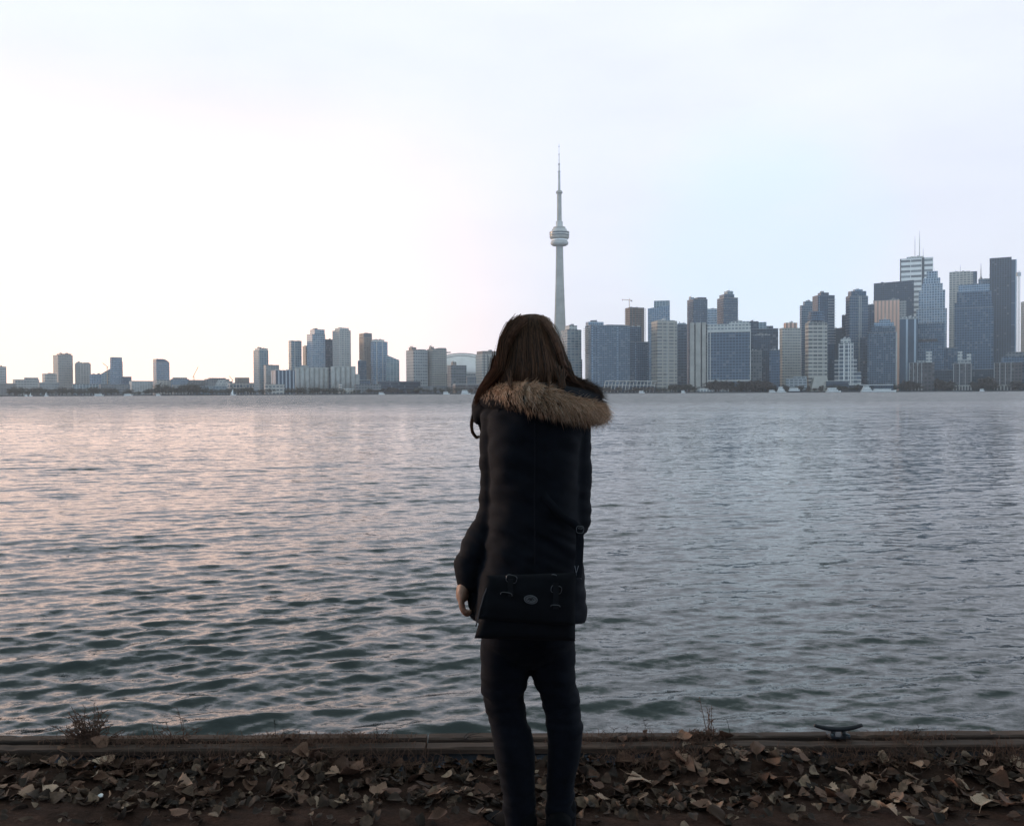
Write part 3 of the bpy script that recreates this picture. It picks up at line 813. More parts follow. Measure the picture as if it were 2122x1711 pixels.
T('office_tower', 'blue skyscraper climbing in narrow steps to a flat top', 1898, 1961, 642, 2400, 'blue_light', .0, boxes=[(.08, .94, 603, 'first_step', 'blue_light'), (.17, .86, 589, 'second_step', 'blue_light', 603), (.22, .78, 577, 'third_step', 'blue_light', 589), (.33, .7, 563, 'top_step', 'blue_light', 577)])
e_, wd, dp, h, z = T('office_tower', 'pale square skyscraper with thin roof aerial and dark corner', 1966, 2023, 566, 2650, 'pale', .0, roof='roof_pale', boxes=[(.0, .75, 563.5, 'roof_plant', 'pale')], fins=[(.86, 1.0, 'blue')])
mast(e_, -wd * .1, 0, z(564), z(548), .8)
e_, wd, dp, h, z = T('office_tower', 'blue tower with a pointed spire beside the dark skyscraper', 2026, 2052, 579, 2550, 'blue_light', .0)
MB().tube([(-wd * .3, 0, h), (-wd * .3, 0, z(572)), (-wd * .3, 0, z(545))], [5, 1.6, .4], 8).build('spire', M['steel'], e_)
T('office_tower', 'broad blue tower with stepped left edge and sloping right edge', 1977, 2057, 640, 2150, 'blue', .0, boxes=[(.0, .98, 628, 'first_step', 'blue'), (.06, .95, 606, 'second_step', 'blue', 628), (.1, .90, 591, 'top_step', 'blue_light', 606)])
e_, wd, dp, h, z = T('office_tower', 'tall dark skyscraper with notched right corner and pinstripes', 2049, 2094, 536, 2500, 'blue_dark', .0, boxes=[(1., 1.24, 540, 'corner_bay', 'stripe', 813), (-.02, 1.02, 592, 'striped_base', 'stripe', 813)])
# hoist
p = at(2109, 813, 2400)
e_ = empty('builders_hoist', (p.x, 2400, LAND_Z), 0, 'thin pale lattice mast right of the dark skyscraper', 'mast')
m = MB(); zz = lambda py: at(2109, py, 2400).z - LAND_Z; q = 2.6
for sx in (-q, q):
    for sy in (-q, q): m.tube([(sx, sy, -1), (sx, sy, zz(563))], .5, 4)
k_ = 0.
while k_ < zz(565):
    m.tube([(-q, -q, k_), (q, -q, k_ + 6)], .35, 4); m.tube([(q, -q, k_), (-q, -q, k_ + 6)], .35, 4); k_ += 6
m.build('lattice', M['roof_pale'], e_)
MB().box(-5, 5, -3, 3, zz(572), zz(565), roof_slot=0).build('hoist_cage', M['steel'], e_)
T('office_tower', 'pale grey tower cut by the right edge of the view', 2114, 2165, 625, 2300, 'pale', .3)
# front row at right
e_, wd, dp, h, z = T('apartment_block', 'dark gridded quay block with one pale roof tower and white arcade', 1884, 1936, 752, 1900, 'brown', .0, boxes=[(.66, .9, 729, 'roof_tower', 'pale'), (.3, .66, 747, 'roof_step', 'grey')], parapet=True)


def arcade(e_, wd, dp, f0, f1, n_):
    q = MB()
    for i in range(n_ + 1):
        x = -wd / 2 + wd * (f0 + (f1 - f0) * i / n_)
        q.box(x - 1.1, x + 1.1, -dp / 2 - 2.6, -dp / 2 - .5, -1, 9, roof_slot=0)
    q.box(-wd / 2 + wd * f0 - 1.2, -wd / 2 + wd * f1 + 1.2, -dp / 2 - 2.8, -dp / 2 - .4, 9.01, 11, roof_slot=0)
    q.build('arcade', M['conc_pale'], e_)
    q = MB()
    for i in range(4): q.box(-wd / 2 + wd * (f0 + (f1 - f0) * i / 3) - .5, -wd / 2 + wd * (f0 + (f1 - f0) * i / 3) + .5, -dp / 2 - 1, -dp / 2 + .2, 11.02, e_['h'], roof_slot=0)
    q.build('frame_lines', M['roof_pale'], e_)


arcade(e_, wd, dp, .0, .5, 4)
e_, wd, dp, h, z = T('apartment_block', 'dark gridded quay block with twin pale roof towers', 1974, 2014, 754, 1900, 'brown', .0, boxes=[(.25, .5, 728, 'roof_tower', 'pale'), (.72, .95, 733, 'roof_tower', 'pale'), (.25, .95, 745, 'roof_step', 'grey')])
arcade(e_, wd, dp, .05, .95, 6)
e_, wd, dp, h, z = T('apartment_block', 'dark gridded quay block stepping up at the far right', 2060, 2118, 752, 1900, 'brown', .0, boxes=[(.25, 1.15, 740, 'roof_step', 'blue'), (.4, 1.15, 730, 'upper_step', 'grey_dark', 740)])
arcade(e_, wd, dp, .0, .6, 5)
T('apartment_block', 'low dark block between the first two gridded quay blocks', 1934, 1976, 768, 1930, 'blue_dark', .0)
T('apartment_block', 'low dark block with small paler openings right of twin roof towers', 2012, 2062, 766, 1930, 'blue_dark', .0)
T('apartment_block', 'low dark block beyond the far right gridded quay block', 2116, 2170, 745, 1930, 'blue_dark', .0)
T('office_block', 'shadowed blue block behind the one roof tower quay block', 1930, 1985, 722, 2060, 'blue', .0)
# ferry terminal frames
p = at(1302, 813, 1890); e_ = empty('terminal_canopy', (p.x, 1890, LAND_Z), 0, 'white slanted frame canopy on the quay before the dark blue slab', 'canopy')
m = MB(); s_ = 1890 / F; zz = lambda py: at(1302, py, 1890).z - LAND_Z
for k_ in range(15):
    x = (-52 + k_ * 7.4) * s_; ht = zz(790 + (k_ % 3))
    m.tube([(x, 0, -1), (x + 5 * s_, 6, ht)], .75, 4)
m.tube([(-47 * s_, 6, zz(789)), (60 * s_, 6, zz(790))], .9, 4); m.tube([(-50 * s_, 3, zz(798)), (54 * s_, 3, zz(798))], .6, 4)
m.build('frames', M['conc_pale'], e_)
m = MB(); m.box(-50 * s_, 58 * s_, 8, 30, -1, zz(801)); m.build('hall', [M['blue_dark'], M['roof']], e_)
# long quay sheds
T('shed', 'long low pale roofed quay shed behind the long white boat', 1760, 1850, 798, 1890, 'blue_dark', .0, roof='white')
T('shed', 'low dark quay shed right of the flared tower', 1712, 1758, 790, 1900, 'blue_dark', .0, roof='roof_pale')
T('shed', 'low white slope roofed hut before the hotel end tower', 1446, 1480, 806, 1885, 'pale', .0, zt=[803, 810, 810, 803], roof='white')
# slim cranes at far left
for (px, y0, y1, dx, lb) in ((402, 788, 760, 9, 'thin slanting crane jib above the low far left roofs'), (481, 790, 779, -6, 'tiny tower crane right of the slanted glass hall'),
                             (222, 764, 752, -9, 'tiny crane leaning left of the narrow blue tower')):
    pc = at(px, y0, 2750); cr = empty('tower_crane', (pc.x, 2750, LAND_Z), 0, lb, 'crane'); s_ = 2750 / F
    h0 = pc.z - LAND_Z; dz = (y0 - y1) * s_
    MB().tube([(0, 0, 0), (0, 0, h0 + dz * .3)], 1.0, 4).build('crane_mast', M['crane'], cr)
    MB().tube([(-dx * .3 * s_, 0, h0 + dz * .2), (dx * s_, 0, h0 + dz)], .8, 4).build('jib', M['crane'], cr)


# ---- far trees
def tree_proto(mat):
    g = random.Random(5 if mat == 'tree' else 9)
    e_ = empty('far_tree', (0, 0, 0))
    m = MB(); m.tube([(0, 0, 0), (.2, 0, 2.5), (0, .1, 6.5)], [.45, .3, .12], 6)
    for k in range(7):
        an = k * .9; m.tube([(0, 0, 2 + k * .5), (2.4 * math.cos(an), 2.4 * math.sin(an), 4.2 + k * .55)], [.16, .05], 4)
    m.build('trunk', M['bark'], e_)
    v, f = [], []
    blobs = [(g.gauss(0, 1.7), g.gauss(0, 1.7), g.uniform(3, 8.2), g.uniform(1.0, 2.1)) for _ in range(14)]
    for (bx, by, bz, br) in blobs:
        for _ in range(34):
            c = Vector((g.gauss(0, 1), g.gauss(0, 1), g.gauss(0, 1))).normalized() * br * g.uniform(.5, 1.05) + Vector((bx, by, bz))
            n = Vector((g.gauss(0, 1), g.gauss(0, 1), g.gauss(0, 1))).normalized(); t = n.orthogonal().normalized(); b_ = n.cross(t)
            s = g.uniform(.28, .6); i = len(v)
            v += [tuple(c + t * s), tuple(c + b_ * s * .7), tuple(c - t * s), tuple(c - b_ * s * .7)]; f.append((i, i + 1, i + 2, i + 3))
    mk('crown', v, f, M[mat], e_)
    return e_


protos = [tree_proto('tree'), tree_proto('tree_brown')]
used = [False, False]
g = random.Random(3)
segs = [  # photo columns, count, kind, distance behind the quay, height px, label
    (20, 110, 9, 0, 'dark round autumn tree on the shore under the far left low blocks', 12, 15),
    (118, 230, 10, 0, 'dark round autumn tree on the shore below the tall pale tower group', 11, 15),
    (325, 430, 10, 0, 'dark round autumn tree on the shore below the rounded shoulder tower', 14, 20),
    (480, 560, 7, 0, 'dark round autumn tree on the shore before the long white low block', 9, 13),
    (585, 690, 9, 0, 'dark round autumn tree on the shore at the foot of the silos', 9, 14),
    (755, 845, 8, 1, 'brown bare tree on the shore before the long dark shed', 9, 14),
    (860, 945, 7, 0, 'dark round autumn tree on the shore below the twin grey slabs', 8, 12),
    (960, 1010, 5, 1, 'brown bare tree on the shore beside the brick hall', 8, 12),
    (1255, 1350, 9, 1, 'brown bare tree on the quay under the white frame canopy', 7, 11),
    (1360, 1440, 8, 0, 'dark round autumn tree on the quay below the beige banded tower', 9, 15),
    (1470, 1590, 17, 1, 'brown bare tree on the quay in front of the hotel slab', 14, 22),
    (1725, 1785, 6, 0, 'dark round autumn tree on the quay at the white grid building', 8, 12),
    (1865, 1900, 5, 1, 'brown bare tree on the quay left of the first gridded block', 14, 24),
    (1936, 1975, 7, 1, 'brown bare tree on the quay between first and twin roofed block', 14, 26),
    (2014, 2062, 8, 1, 'brown bare tree on the quay right of the twin roofed block', 14, 26),
    (230, 325, 9, 0, 'dark round autumn tree on the shore between narrow blue tower and low pale block', 8, 13),
    (430, 480, 5, 0, 'dark round autumn tree on the shore left of the slanted glass hall', 8, 12),
    (690, 755, 6, 0, 'dark round autumn tree on the shore at the white canopy shed', 6, 10),
    (1180, 1255, 7, 1, 'brown bare tree on the quay just right of the fur trim', 7, 11),
    (1590, 1725, 12, 1, 'brown bare tree on the quay by the flared tower foot', 7, 12),
    (1785, 1865, 8, 0, 'dark round autumn tree on the quay behind the long white boat', 8, 13),
    (2100, 2140, 4, 1, 'brown bare tree on the quay at the right edge', 12, 18)]
for (xa, xb, n_, kd, lb, h0, h1) in segs:
    n_ = int(n_ * 1.8)
    for i in range(n_):
        px = xa + (xb - xa) * (i + g.uniform(-.3, 1.3)) / n_
        p = at(px, 813, SHORE_Y)
        Y = shore_y(p.x) + g.uniform(9, 24)
        p = at(px, 813, Y); Y = shore_y(p.x) + g.uniform(9, 22); p = at(px, 813, Y)
        o = protos[kd] if not used[kd] else copy_tree(protos[kd])
        used[kd] = True
        hp = g.uniform(h0 * .75, h1 * 1.2) / F * Y
        s = hp / 9.6
        o.location = (p.x, Y, LAND_Z - .1); o.rotation_euler = (0, 0, g.uniform(0, 6.28)); o.scale = (s * g.uniform(1.2, 2.2), s * g.uniform(1.2, 1.8), s)
        tag(o, lb, 'tree', 'trees along the far shore')


# ---- the trees behind the photographer whose leaves cover the bank; they shade it from the sky
def shade_tree(x, y, h, r, seed, label):
    g = np.random.default_rng(seed); e_ = empty('poplar_tree', (x, y, 0), 0, label, 'tree', 'poplars behind the bank')
    m = MB(); m.tube([(0, 0, -.2), (.1, 0, 1.5), (.05, .1, h * .5), (0, 0, h * .9)], [.32, .24, .15, .03], 10)
    for k in range(12):
        an = k * 2.4; z0 = 1.8 + k * h * .055; L_ = r * (.9 - .03 * k)
        m.tube([(0, 0, z0), (L_ * .5 * math.cos(an), L_ * .5 * math.sin(an), z0 + .7), (L_ * math.cos(an), L_ * math.sin(an), z0 + 1.3)], [.08, .05, .015], 6)
    m.build('trunk', M['bark'], e_)
    n_ = 7000
    d = g.normal(size=(n_, 3)); d /= np.linalg.norm(d, axis=1)[:, None]; d *= g.uniform(.25, 1, (n_, 1)) ** .5
    C = d * np.array([[r, r, h * .46]]) + np.array([[0, 0, h * .55]])
    C += np.array([[mnoise.noise(Vector(c * .8)), mnoise.noise(Vector(c * .8 + 5)), 0] for c in C]) * .8
    C = C[C[:, 2] > 1.2]; n_ = len(C)
    a_ = g.normal(size=(n_, 3)); a_ /= np.linalg.norm(a_, axis=1)[:, None]; b_ = np.cross(a_, g.normal(size=(n_, 3))); b_ /= np.linalg.norm(b_, axis=1)[:, None]
    s_ = g.uniform(.10, .20, (n_, 1)); V = np.stack([C - a_ * s_, C + b_ * s_ * .7, C + a_ * s_, C - b_ * s_ * .7], 1).reshape(-1, 3)
    mk_np('crown', V, np.arange(n_ * 4).reshape(-1, 4), M['tree_brown'], e_)


shade_tree(-4.8, -8.0, 8.5, 3.6, 1, 'brown leaved poplar behind the bank, left of the photographer')
shade_tree(.6, -8.8, 9.5, 3.8, 2, 'brown leaved poplar straight behind the photographer')
shade_tree(5.6, -7.6, 8.0, 3.4, 3, 'brown leaved poplar behind the bank, right of the photographer')
shade_tree(-10.5, -5.2, 7.5, 3.0, 4, 'brown leaved poplar at the far left behind the bank')
shade_tree(10.8, -5.0, 7.5, 3.0, 5, 'brown leaved poplar at the far right behind the bank')

# ---- boats
def hull(m, L_, B, H, slot=0):
    st = [(-.5, .8, .0), (-.3, 1, 0), (.15, 1, 0), (.38, .62, .12), (.5, .05, .3)]
    b = len(m.v)
    for (fx, fb, up) in st:
        for (sy, z) in ((-fb * B / 2, H * (1 + up)), (-fb * B * .36, -.4), (fb * B * .36, -.4), (fb * B / 2, H * (1 + up))):
            m.v.append((fx * L_, sy, z))
    for i in range(len(st) - 1):
        for k in range(4):
            k2 = (k + 1) % 4; a_ = b + i * 4
            m.f.append((a_ + k, a_ + 4 + k, a_ + 4 + k2, a_ + k2)); m.u += [(0, 0)] * 4; m.m.append(slot)
    m.f.append((b, b + 1, b + 2, b + 3)); m.u += [(0, 0)] * 4; m.m.append(slot)


def boat(px, wpx, dY, label, decks=1, dark=False, sail=False, rz=0., group=None):
    p = at(px, 813, SHORE_Y); Y = shore_y(p.x) - dY; p = at(px, 813, Y)
    e_ = empty('sailboat' if sail else 'boat', (p.x, Y, WATER_Z + .1), rz, label, 'boat', 'boats moored along the far quay')
    L_ = wpx / F * Y; B = min(L_ * .32, 9); H = min(3.0, max(1.6, L_ * .08))
    m = MB(); hull(m, L_, B, H); m.build('hull', M['hull_dark' if dark else 'white'], e_)
    if sail:
        MB().tube([(0, 0, H), (0, 0, L_ * 1.25)], .16, 5).build('boat_mast', M['steel'], e_)
        mk('sail', [(.3, .03, H + 1), (-L_ * .42, .05, H + 1.2), (.3, .03, L_ * 1.2), (.3, -.03, H + 1), (-L_ * .42, -.01, H + 1.2), (.3, -.03, L_ * 1.2)], [(0, 1, 2), (5, 4, 3), (0, 3, 4, 1), (1, 4, 5, 2), (2, 5, 3, 0)], M['white'], e_)
        MB().box(-L_ * .2, L_ * .15, -B * .25, B * .25, H * .95, H + .9, roof_slot=0).build('cabin', M['white'], e_)
        return e_
    z = H + .03
    for d in range(decks):
        f0, f1 = -.42 + .06 * d, .26 - .1 * d
        MB().box(L_ * f0, L_ * f1, -B * .4, B * .4, z, z + 2.9, roof_slot=0).build('cabin', M['white'], e_)
        MB().box(L_ * (f0 + .02), L_ * (f1 - .02), -B * .4 - .06, B * .4 + .06, z + 1.3, z + 2.0, roof_slot=0).build('window_band', M['glass'], e_)
        MB().box(L_ * (f0 - .02), L_ * (f1 + .03), -B * .44, B * .44, z + 2.92, z + 3.3, roof_slot=0).build('deck_roof', M['white'], e_)
        z += 3.35
    MB().tube([(L_ * .02, 0, z), (L_ * .02, 0, z + 3)], .14, 5).build('boat_mast', M['steel'], e_)
    return e_


boat(1601, 16, 9, 'small white boat with thin canopy left of the boxy ferry', 1)
boat(1620, 20, 12, 'boxy white ferry moored left of the flared tower foot', 3)
boat(1648, 31, 12, 'dark hulled tour boat with white cabin before the flared foot', 2, True)
boat(1727, 31, 14, 'plump white cruise boat right of the flared tower foot', 2)
boat(1798, 28, 12, 'white boat with stepped cabin at the left end of the quay shed', 3)
boat(1832, 50, 15, 'long low white boat moored before the pale roofed quay shed', 1)
boat(1330, 12, 9, 'small white motor boat under the white frame canopy', 1)
boat(1416, 9, 10, 'tiny white motor boat before the beige banded tower', 1)
boat(205, 19, 40, 'white motor boat on the far left, before the squat tower', 1)
boat(266, 18, 40, 'white motor boat below the low pale block at left', 1)
boat(328, 9, 35, 'small white boat below the rounded shoulder tower', 1)
boat(54, 6, 30, 'tiny white boat left of the first sailboat', 1)
boat(64, 7, 60, 'first small white sailboat at the far left', sail=True)
boat(96, 8, 60, 'second small white sailboat below the short grey block', sail=True)
boat(483, 12, 60, 'white sailboat before the slanted glass hall', sail=True, rz=.3)
boat(791, 13, 30, 'low white motor boat before the long dark shed', 1)
boat(925, 14, 10, 'white motor boat below the right twin slab', 1)
boat(965, 20, 30, 'white cabin cruiser just left of the brick hall front', 2)
boat(2035, 10, 9, 'small pale boat before the low dark block at right', 1)

# ------------------------------------------------------------------ near shore: ground and timber edge
b = NB('dark_soil')
nz = b.noise(9, 8, .7); nzb = b.noise(70, 4, .6)
cm = b.mix(nzb.outputs[0], (.7, .7, .7), (1.3, 1.3, 1.3))
c0 = b.ramp(nz.outputs[0], [(.3, (.022, .012, .009)), (.55, (.052, .028, .021)), (.75, (.086, .049, .038))])
b.l(b.mix(1., c0, cm, 'MULTIPLY'), b.p.inputs['Base Color'])
b.p.inputs['Roughness'].default_value = .95; b.p.inputs['Specular IOR Level'].default_value = .15
b.bump(nzb.outputs[0], .8, .012)
M['soil'] = b.m


def ground_h(x, y):
    n = mnoise.noise(Vector((x * 2.1, y * 2.1, 0))) * .018 + mnoise.noise(Vector((x * 7, y * 7, 3))) * .009 + mnoise.noise(Vector((x * 19, y * 19, 5))) * .004
    k = min(1., max(0., (y - 2.9) / .35))
    q = min(1., max(0., (y - 3.08) / .2)); q = q * q * (3 - 2 * q)
    return n - .010 * k + q * max(0., .032 + .05 * mnoise.noise(Vector((x * 1.7, 8, 2))) + .02 * mnoise.noise(Vector((x * 6, y * 4, 4))))


def build_ground():
    xs = np.concatenate([np.linspace(-60, -3.2, 14), np.linspace(-3.0, 3.0, 260), np.linspace(3.2, 60, 14)])
    ys = np.concatenate([np.linspace(-60, 1.2, 14), np.linspace(1.4, 2.2, 8), np.linspace(2.24, 3.325, 70)])
    V = np.array([(x, y, ground_h(x, y)) for x in xs for y in ys])
    nj = len(ys); i, j = np.meshgrid(np.arange(len(xs) - 1), np.arange(nj - 1), indexing='ij'); a0 = (i * nj + j).ravel()
    o = mk_np('ground', V, np.stack([a0, a0 + nj, a0 + nj + 1, a0 + 1], -1), M['soil'], smooth=True)
    tag(o, 'bare dark soil bank littered with leaves', 'ground', kind='structure')


build_ground()

b = NB('weathered_timber')
mpn = b.n('ShaderNodeMapping'); mpn.inputs['Scale'].default_value = (1.2, 26, 26)
b.l(b.n('ShaderNodeTexCoord').outputs['Object'], mpn.inputs[0])
gr = b.noise(3., 6, .65, mpn.outputs[0]); bl = b.noise(5, 5)
c0 = b.ramp(gr.outputs[0], [(.3, (.028, .016, .011)), (.7, (.105, .062, .044))])
b.l(b.mix(bl.outputs[0], (.5, .48, .46), (1.25, 1.2, 1.2), 'MIX') and b.mix(1., c0, b.ramp(bl.outputs[0], [(.3, (.55, .55, .55)), (.7, (1.2, 1.2, 1.2))]), 'MULTIPLY'), b.p.inputs['Base Color'])
b.p.inputs['Roughness'].default_value = .85; b.bump(gr.outputs[0], .6, .004)
M['timber'] = b.m
M['timber_shade'] = plain('shaded_dark_timber', (.012, .014, .019), .7, .4, 30, .4, .004)  # dark colour carries the shade on the front face below the planks

BT = .082


def rough_beam(m, x0, x1, y0, y1, z0, z1, seed, n_=240):
    """beam with slightly eaten edges"""
    g = random.Random(seed); xs = np.linspace(x0, x1, n_); b = len(m.v); c = .006
    for x in xs:
        q = [mnoise.noise(Vector((x * 6, k * 9.1, seed))) * .004 + min(0., mnoise.noise(Vector((x * 17, k * 5.3, seed + 4))) + .25) * .012 for k in range(8)]
        ring = [(y0 + q[0], z0), (y1, z0), (y1 + q[1], z1 - c), (y1 - c + q[2], z1 + q[3]), (y0 + c + q[4], z1 + q[5]), (y0 + q[6], z1 - c + q[7])]
        for (y, z) in ring: m.v.append((x, y, z))
    k = 6
    for i in range(n_ - 1):
        for j in range(k):
            m.f.append((b + i * k + j, b + (i + 1) * k + j, b + (i + 1) * k + (j + 1) % k, b + i * k + (j + 1) % k)); m.u += [(0, 0)] * 4; m.m.append(0)
    m.f.append(tuple(b + j for j in range(k))); m.u += [(0, 0)] * k; m.m.append(0)
    m.f.append(tuple(b + (n_ - 1) * k + k - 1 - j for j in range(k))); m.u += [(0, 0)] * k; m.m.append(0)


joints = [-9.0, -6.0, -3.3, -.331, 2.62, 5.6, 9.0]
names = ['', '', 'weathered brown timber edge beam at left, weeds growing over it', 'weathered brown timber edge beam at centre and right, holding the cleat', 'weathered brown timber edge beam ending at the right', '', '']
for i in range(2, 4):
    x0, x1 = joints[i] + .004, joints[i + 1] - .004
    e_ = empty('timber_beam', (x0, 3.39, 0), 0, names[i], 'timber beam', 'timber edge along the bank')
    L_ = x1 - x0
    m = MB(); rough_beam(m, 0, L_, .010, .062, -.30, BT + .002, i + 1); m.build('back_plank', M['timber'], e_)
    m = MB(); rough_beam(m, 0, L_, -.058, .002, BT - .032, BT - .009, i + 7); m.build('front_plank', M['timber'], e_)
    m = MB(); rough_beam(m, 0, L_, -.050, .000, -.30, BT - .034, i + 17); m.build('face_board', M['timber_shade'], e_)
# the quay wall under the timbers
m = MB(); m.box(-60, 60, 3.335, 3.455, -2.5, -.30, roof_slot=0)
m.box(-60, joints[2], 3.335, 3.455, -.29, BT, roof_slot=0); m.box(joints[4], 60, 3.335, 3.455, -.29, BT, roof_slot=0)
o = m.build('retaining_wall', M['timber']); tag(o, 'dark timber retaining wall dropping from the bank into the lake', 'retaining wall')

# ---- mooring cleat
M['iron'] = plain('blue_black_iron', (.008, .010, .016), .5, .3, 60, .3, .002)
pcl = at(1736, 1530, 3.40)
e_ = empty('mooring_cleat', (pcl.x, 3.395, BT), 0, 'dark iron mooring cleat with two curved horns on the timber beam', 'cleat')
s_ = 3.4 / F
m = MB(); pts = []; rad = []
for t in np.linspace(-1, 1, 19):
    pts.append((t * 50 * s_, 0, (10 + 8.5 * t * t) * s_ + .012)); rad.append(s_ * (5.2 - 1.6 * abs(t) ** 2))
m.tube(pts, rad, 10); m.build('horn_bar', M['iron'], e_, True)
for sx in (-1, 1):
    MB().tube([(sx * 17 * s_, 0, .002), (sx * 12 * s_, 0, 5 * s_), (sx * 10 * s_, 0, 13 * s_)], [7 * s_, 5 * s_, 5 * s_], 10).build('cleat_leg', M['iron'], e_, True)
m = MB(); m.prism([(-20 * s_, -.028), (20 * s_, -.028), (23 * s_, -.012), (23 * s_, .012), (20 * s_, .028), (-20 * s_, .028), (-23 * s_, .012), (-23 * s_, -.012)], .003, .010, roof_slot=0); m.build('base_plate', M['iron'], e_)
M['bolt'] = plain('worn_bolt', (.08, .10, .12), .4, .2, 50, metal=.6)
for sx in (-1, 1): MB().lathe([(.008, .010), (.008, .016), (.004, .018)], 8, c=(sx * 17 * s_, -.016)).build('bolt', M['bolt'], e_)

# ------------------------------------------------------------------ the person
YP = 2.86
PX = YP / F * 1.0            # metres per photo pixel at the person


def body_pt(px, py, dy=0.): return at(px, py, YP + dy)


def loft(m, rings, seg=40, cap=True):
    """rings: (centre Vector, rx, ry_front(away), ry_back(towards the camera), power)"""
    b = len(m.v)
    for (c, rx, rf, rb, pw) in rings:
        for k in range(seg):
            an = 2 * math.pi * k / seg; ca, sa = math.cos(an), math.sin(an)
            x = rx * math.copysign(abs(ca) ** (2 / pw), ca); ry = rf if sa > 0 else rb
            y = ry * math.copysign(abs(sa) ** (2 / pw), sa)
            m.v.append((c.x + x, c.y + y, c.z))
    for i in range(len(rings) - 1):
        for k in range(seg):
            k2 = (k + 1) % seg
            m.f.append((b + i * seg + k, b + i * seg + k2, b + (i + 1) * seg + k2, b + (i + 1) * seg + k)); m.u += [(0, 0)] * 4; m.m.append(0)
    if cap:
        m.f.append(tuple(b + seg - 1 - k for k in range(seg))); m.u += [(0, 0)] * seg; m.m.append(0)
        m.f.append(tuple(b + (len(rings) - 1) * seg + k for k in range(seg))); m.u += [(0, 0)] * seg; m.m.append(0)


def ring(py, xl, xr, rf, rb, pw=2.3, dy=0.):
    c = body_pt((xl + xr) / 2, py, dy)
    return (c, (xr - xl) / 2 * PX, rf, rb, pw)


def chain(m, pts, seg=14):
    """pts: (px, py, dy, radius m): a limb with rounded ends"""
    P = [body_pt(a_, b_, c_) for a_, b_, c_, r in pts]; rr = [q[3] for q in pts]
    # Catmull-Rom smoothing
    out, ro = [], []
    for i in range(len(P) - 1):
        p0, p1, p2, p3 = P[max(i - 1, 0)], P[i], P[i + 1], P[min(i + 2, len(P) - 1)]
        for t in np.linspace(0, 1, 6, endpoint=False):
            out.append(.5 * ((2 * p1) + (p2 - p0) * t + (2 * p0 - 5 * p1 + 4 * p2 - p3) * t * t + (3 * p1 - p0 - 3 * p2 + p3) * t ** 3))
            ro.append(rr[i] + (rr[i + 1] - rr[i]) * t)
    out.append(P[-1]); ro.append(rr[-1])
    d0 = (out[0] - out[1]).normalized(); d1 = (out[-1] - out[-2]).normalized()
    out = [out[0] + d0 * ro[0] * .85, out[0] + d0 * ro[0] * .5] + out + [out[-1] + d1 * ro[-1] * .5, out[-1] + d1 * ro[-1] * .85]
    ro = [ro[0] * .4, ro[0] * .85] + ro + [ro[-1] * .85, ro[-1] * .4]
    m.tube(out, ro, seg)


def ball(m, c, rx, ry, rz, seg=24):
    prof = []
    b = len(m.v); n_ = 14
    for i in range(n_):
        ph = -math.pi / 2 + math.pi * (i + .5) / n_
        for k in range(seg):
            an = 2 * math.pi * k / seg
            m.v.append((c[0] + rx * math.cos(ph) * math.cos(an), c[1] + ry * math.cos(ph) * math.sin(an), c[2] + rz * math.sin(ph)))
    for i in range(n_ - 1):
        for k in range(seg):
            k2 = (k + 1) % seg
            m.f.append((b + i * seg + k, b + i * seg + k2, b + (i + 1) * seg + k2, b + (i + 1) * seg + k)); m.u += [(0, 0)] * 4; m.m.append(0)
    m.f.append(tuple(b + seg - 1 - k for k in range(seg))); m.u += [(0, 0)] * seg; m.m.append(0)
    m.f.append(tuple(b + (n_ - 1) * seg + k for k in range(seg))); m.u += [(0, 0)] * seg; m.m.append(0)


def fuse(m, name, mat, parent, voxel, smooth_it=6, warp=None):
    """join the overlapping shells of m into one continuous skin"""
    o = m.build(name, mat)
    r = o.modifiers.new('r', 'REMESH'); r.mode = 'VOXEL'; r.voxel_size = voxel; r.use_smooth_shade = True
    s = o.modifiers.new('s', 'SMOOTH'); s.iterations = smooth_it; s.factor = .5
    dg = bpy.context.evaluated_depsgraph_get(); dg.update()
    me = bpy.data.meshes.new_from_object(o.evaluated_get(dg))
    bpy.data.objects.remove(o)
    n_ = len(me.vertices); co = np.empty(n_ * 3, np.float32); me.vertices.foreach_get('co', co); co = co.reshape(-1, 3)
    no = np.empty(n_ * 3, np.float32); me.vertices.foreach_get('normal', no); no = no.reshape(-1, 3)
    if warp is not None:
        co = co + no * warp(co, no)[:, None]
        me.vertices.foreach_set('co', co.astype(np.float32).ravel())
    me.materials.clear(); me.materials.append(mat)
    me.polygons.foreach_set('use_smooth', np.ones(len(me.polygons), dtype=bool)); me.name = name; me.update()
    o = bpy.data.objects.new(name, me); COL.objects.link(o)
    if parent is not None:
        o.parent = parent
    return o


b = NB('skin'); nz = b.noise(60, 4)
b.l(b.ramp(nz.outputs[0], [(.3, (.30, .165, .115)), (.7, (.40, .235, .17))]), b.p.inputs['Base Color'])
b.p.inputs['Roughness'].default_value = .5; b.p.inputs['Subsurface Weight'].default_value = .05
M['skin'] = b.m


def cloth(name, col, rough, scale=900, spec=.3, sheen=.0, weave=.25):
    b = NB(name); nz = b.noise(26, 4); fine = b.noise(scale, 2)
    b.l(b.ramp(nz.outputs[0], [(.3, tuple(c * .75 for c in col)), (.7, tuple(c * 1.25 for c in col))]), b.p.inputs['Base Color'])
    b.p.inputs['Roughness'].default_value = rough; b.p.inputs['Specular IOR Level'].default_value = spec
    b.p.inputs['Sheen Weight'].default_value = sheen
    b.bump(fine.outputs[0], weave, .001)
    return b.m


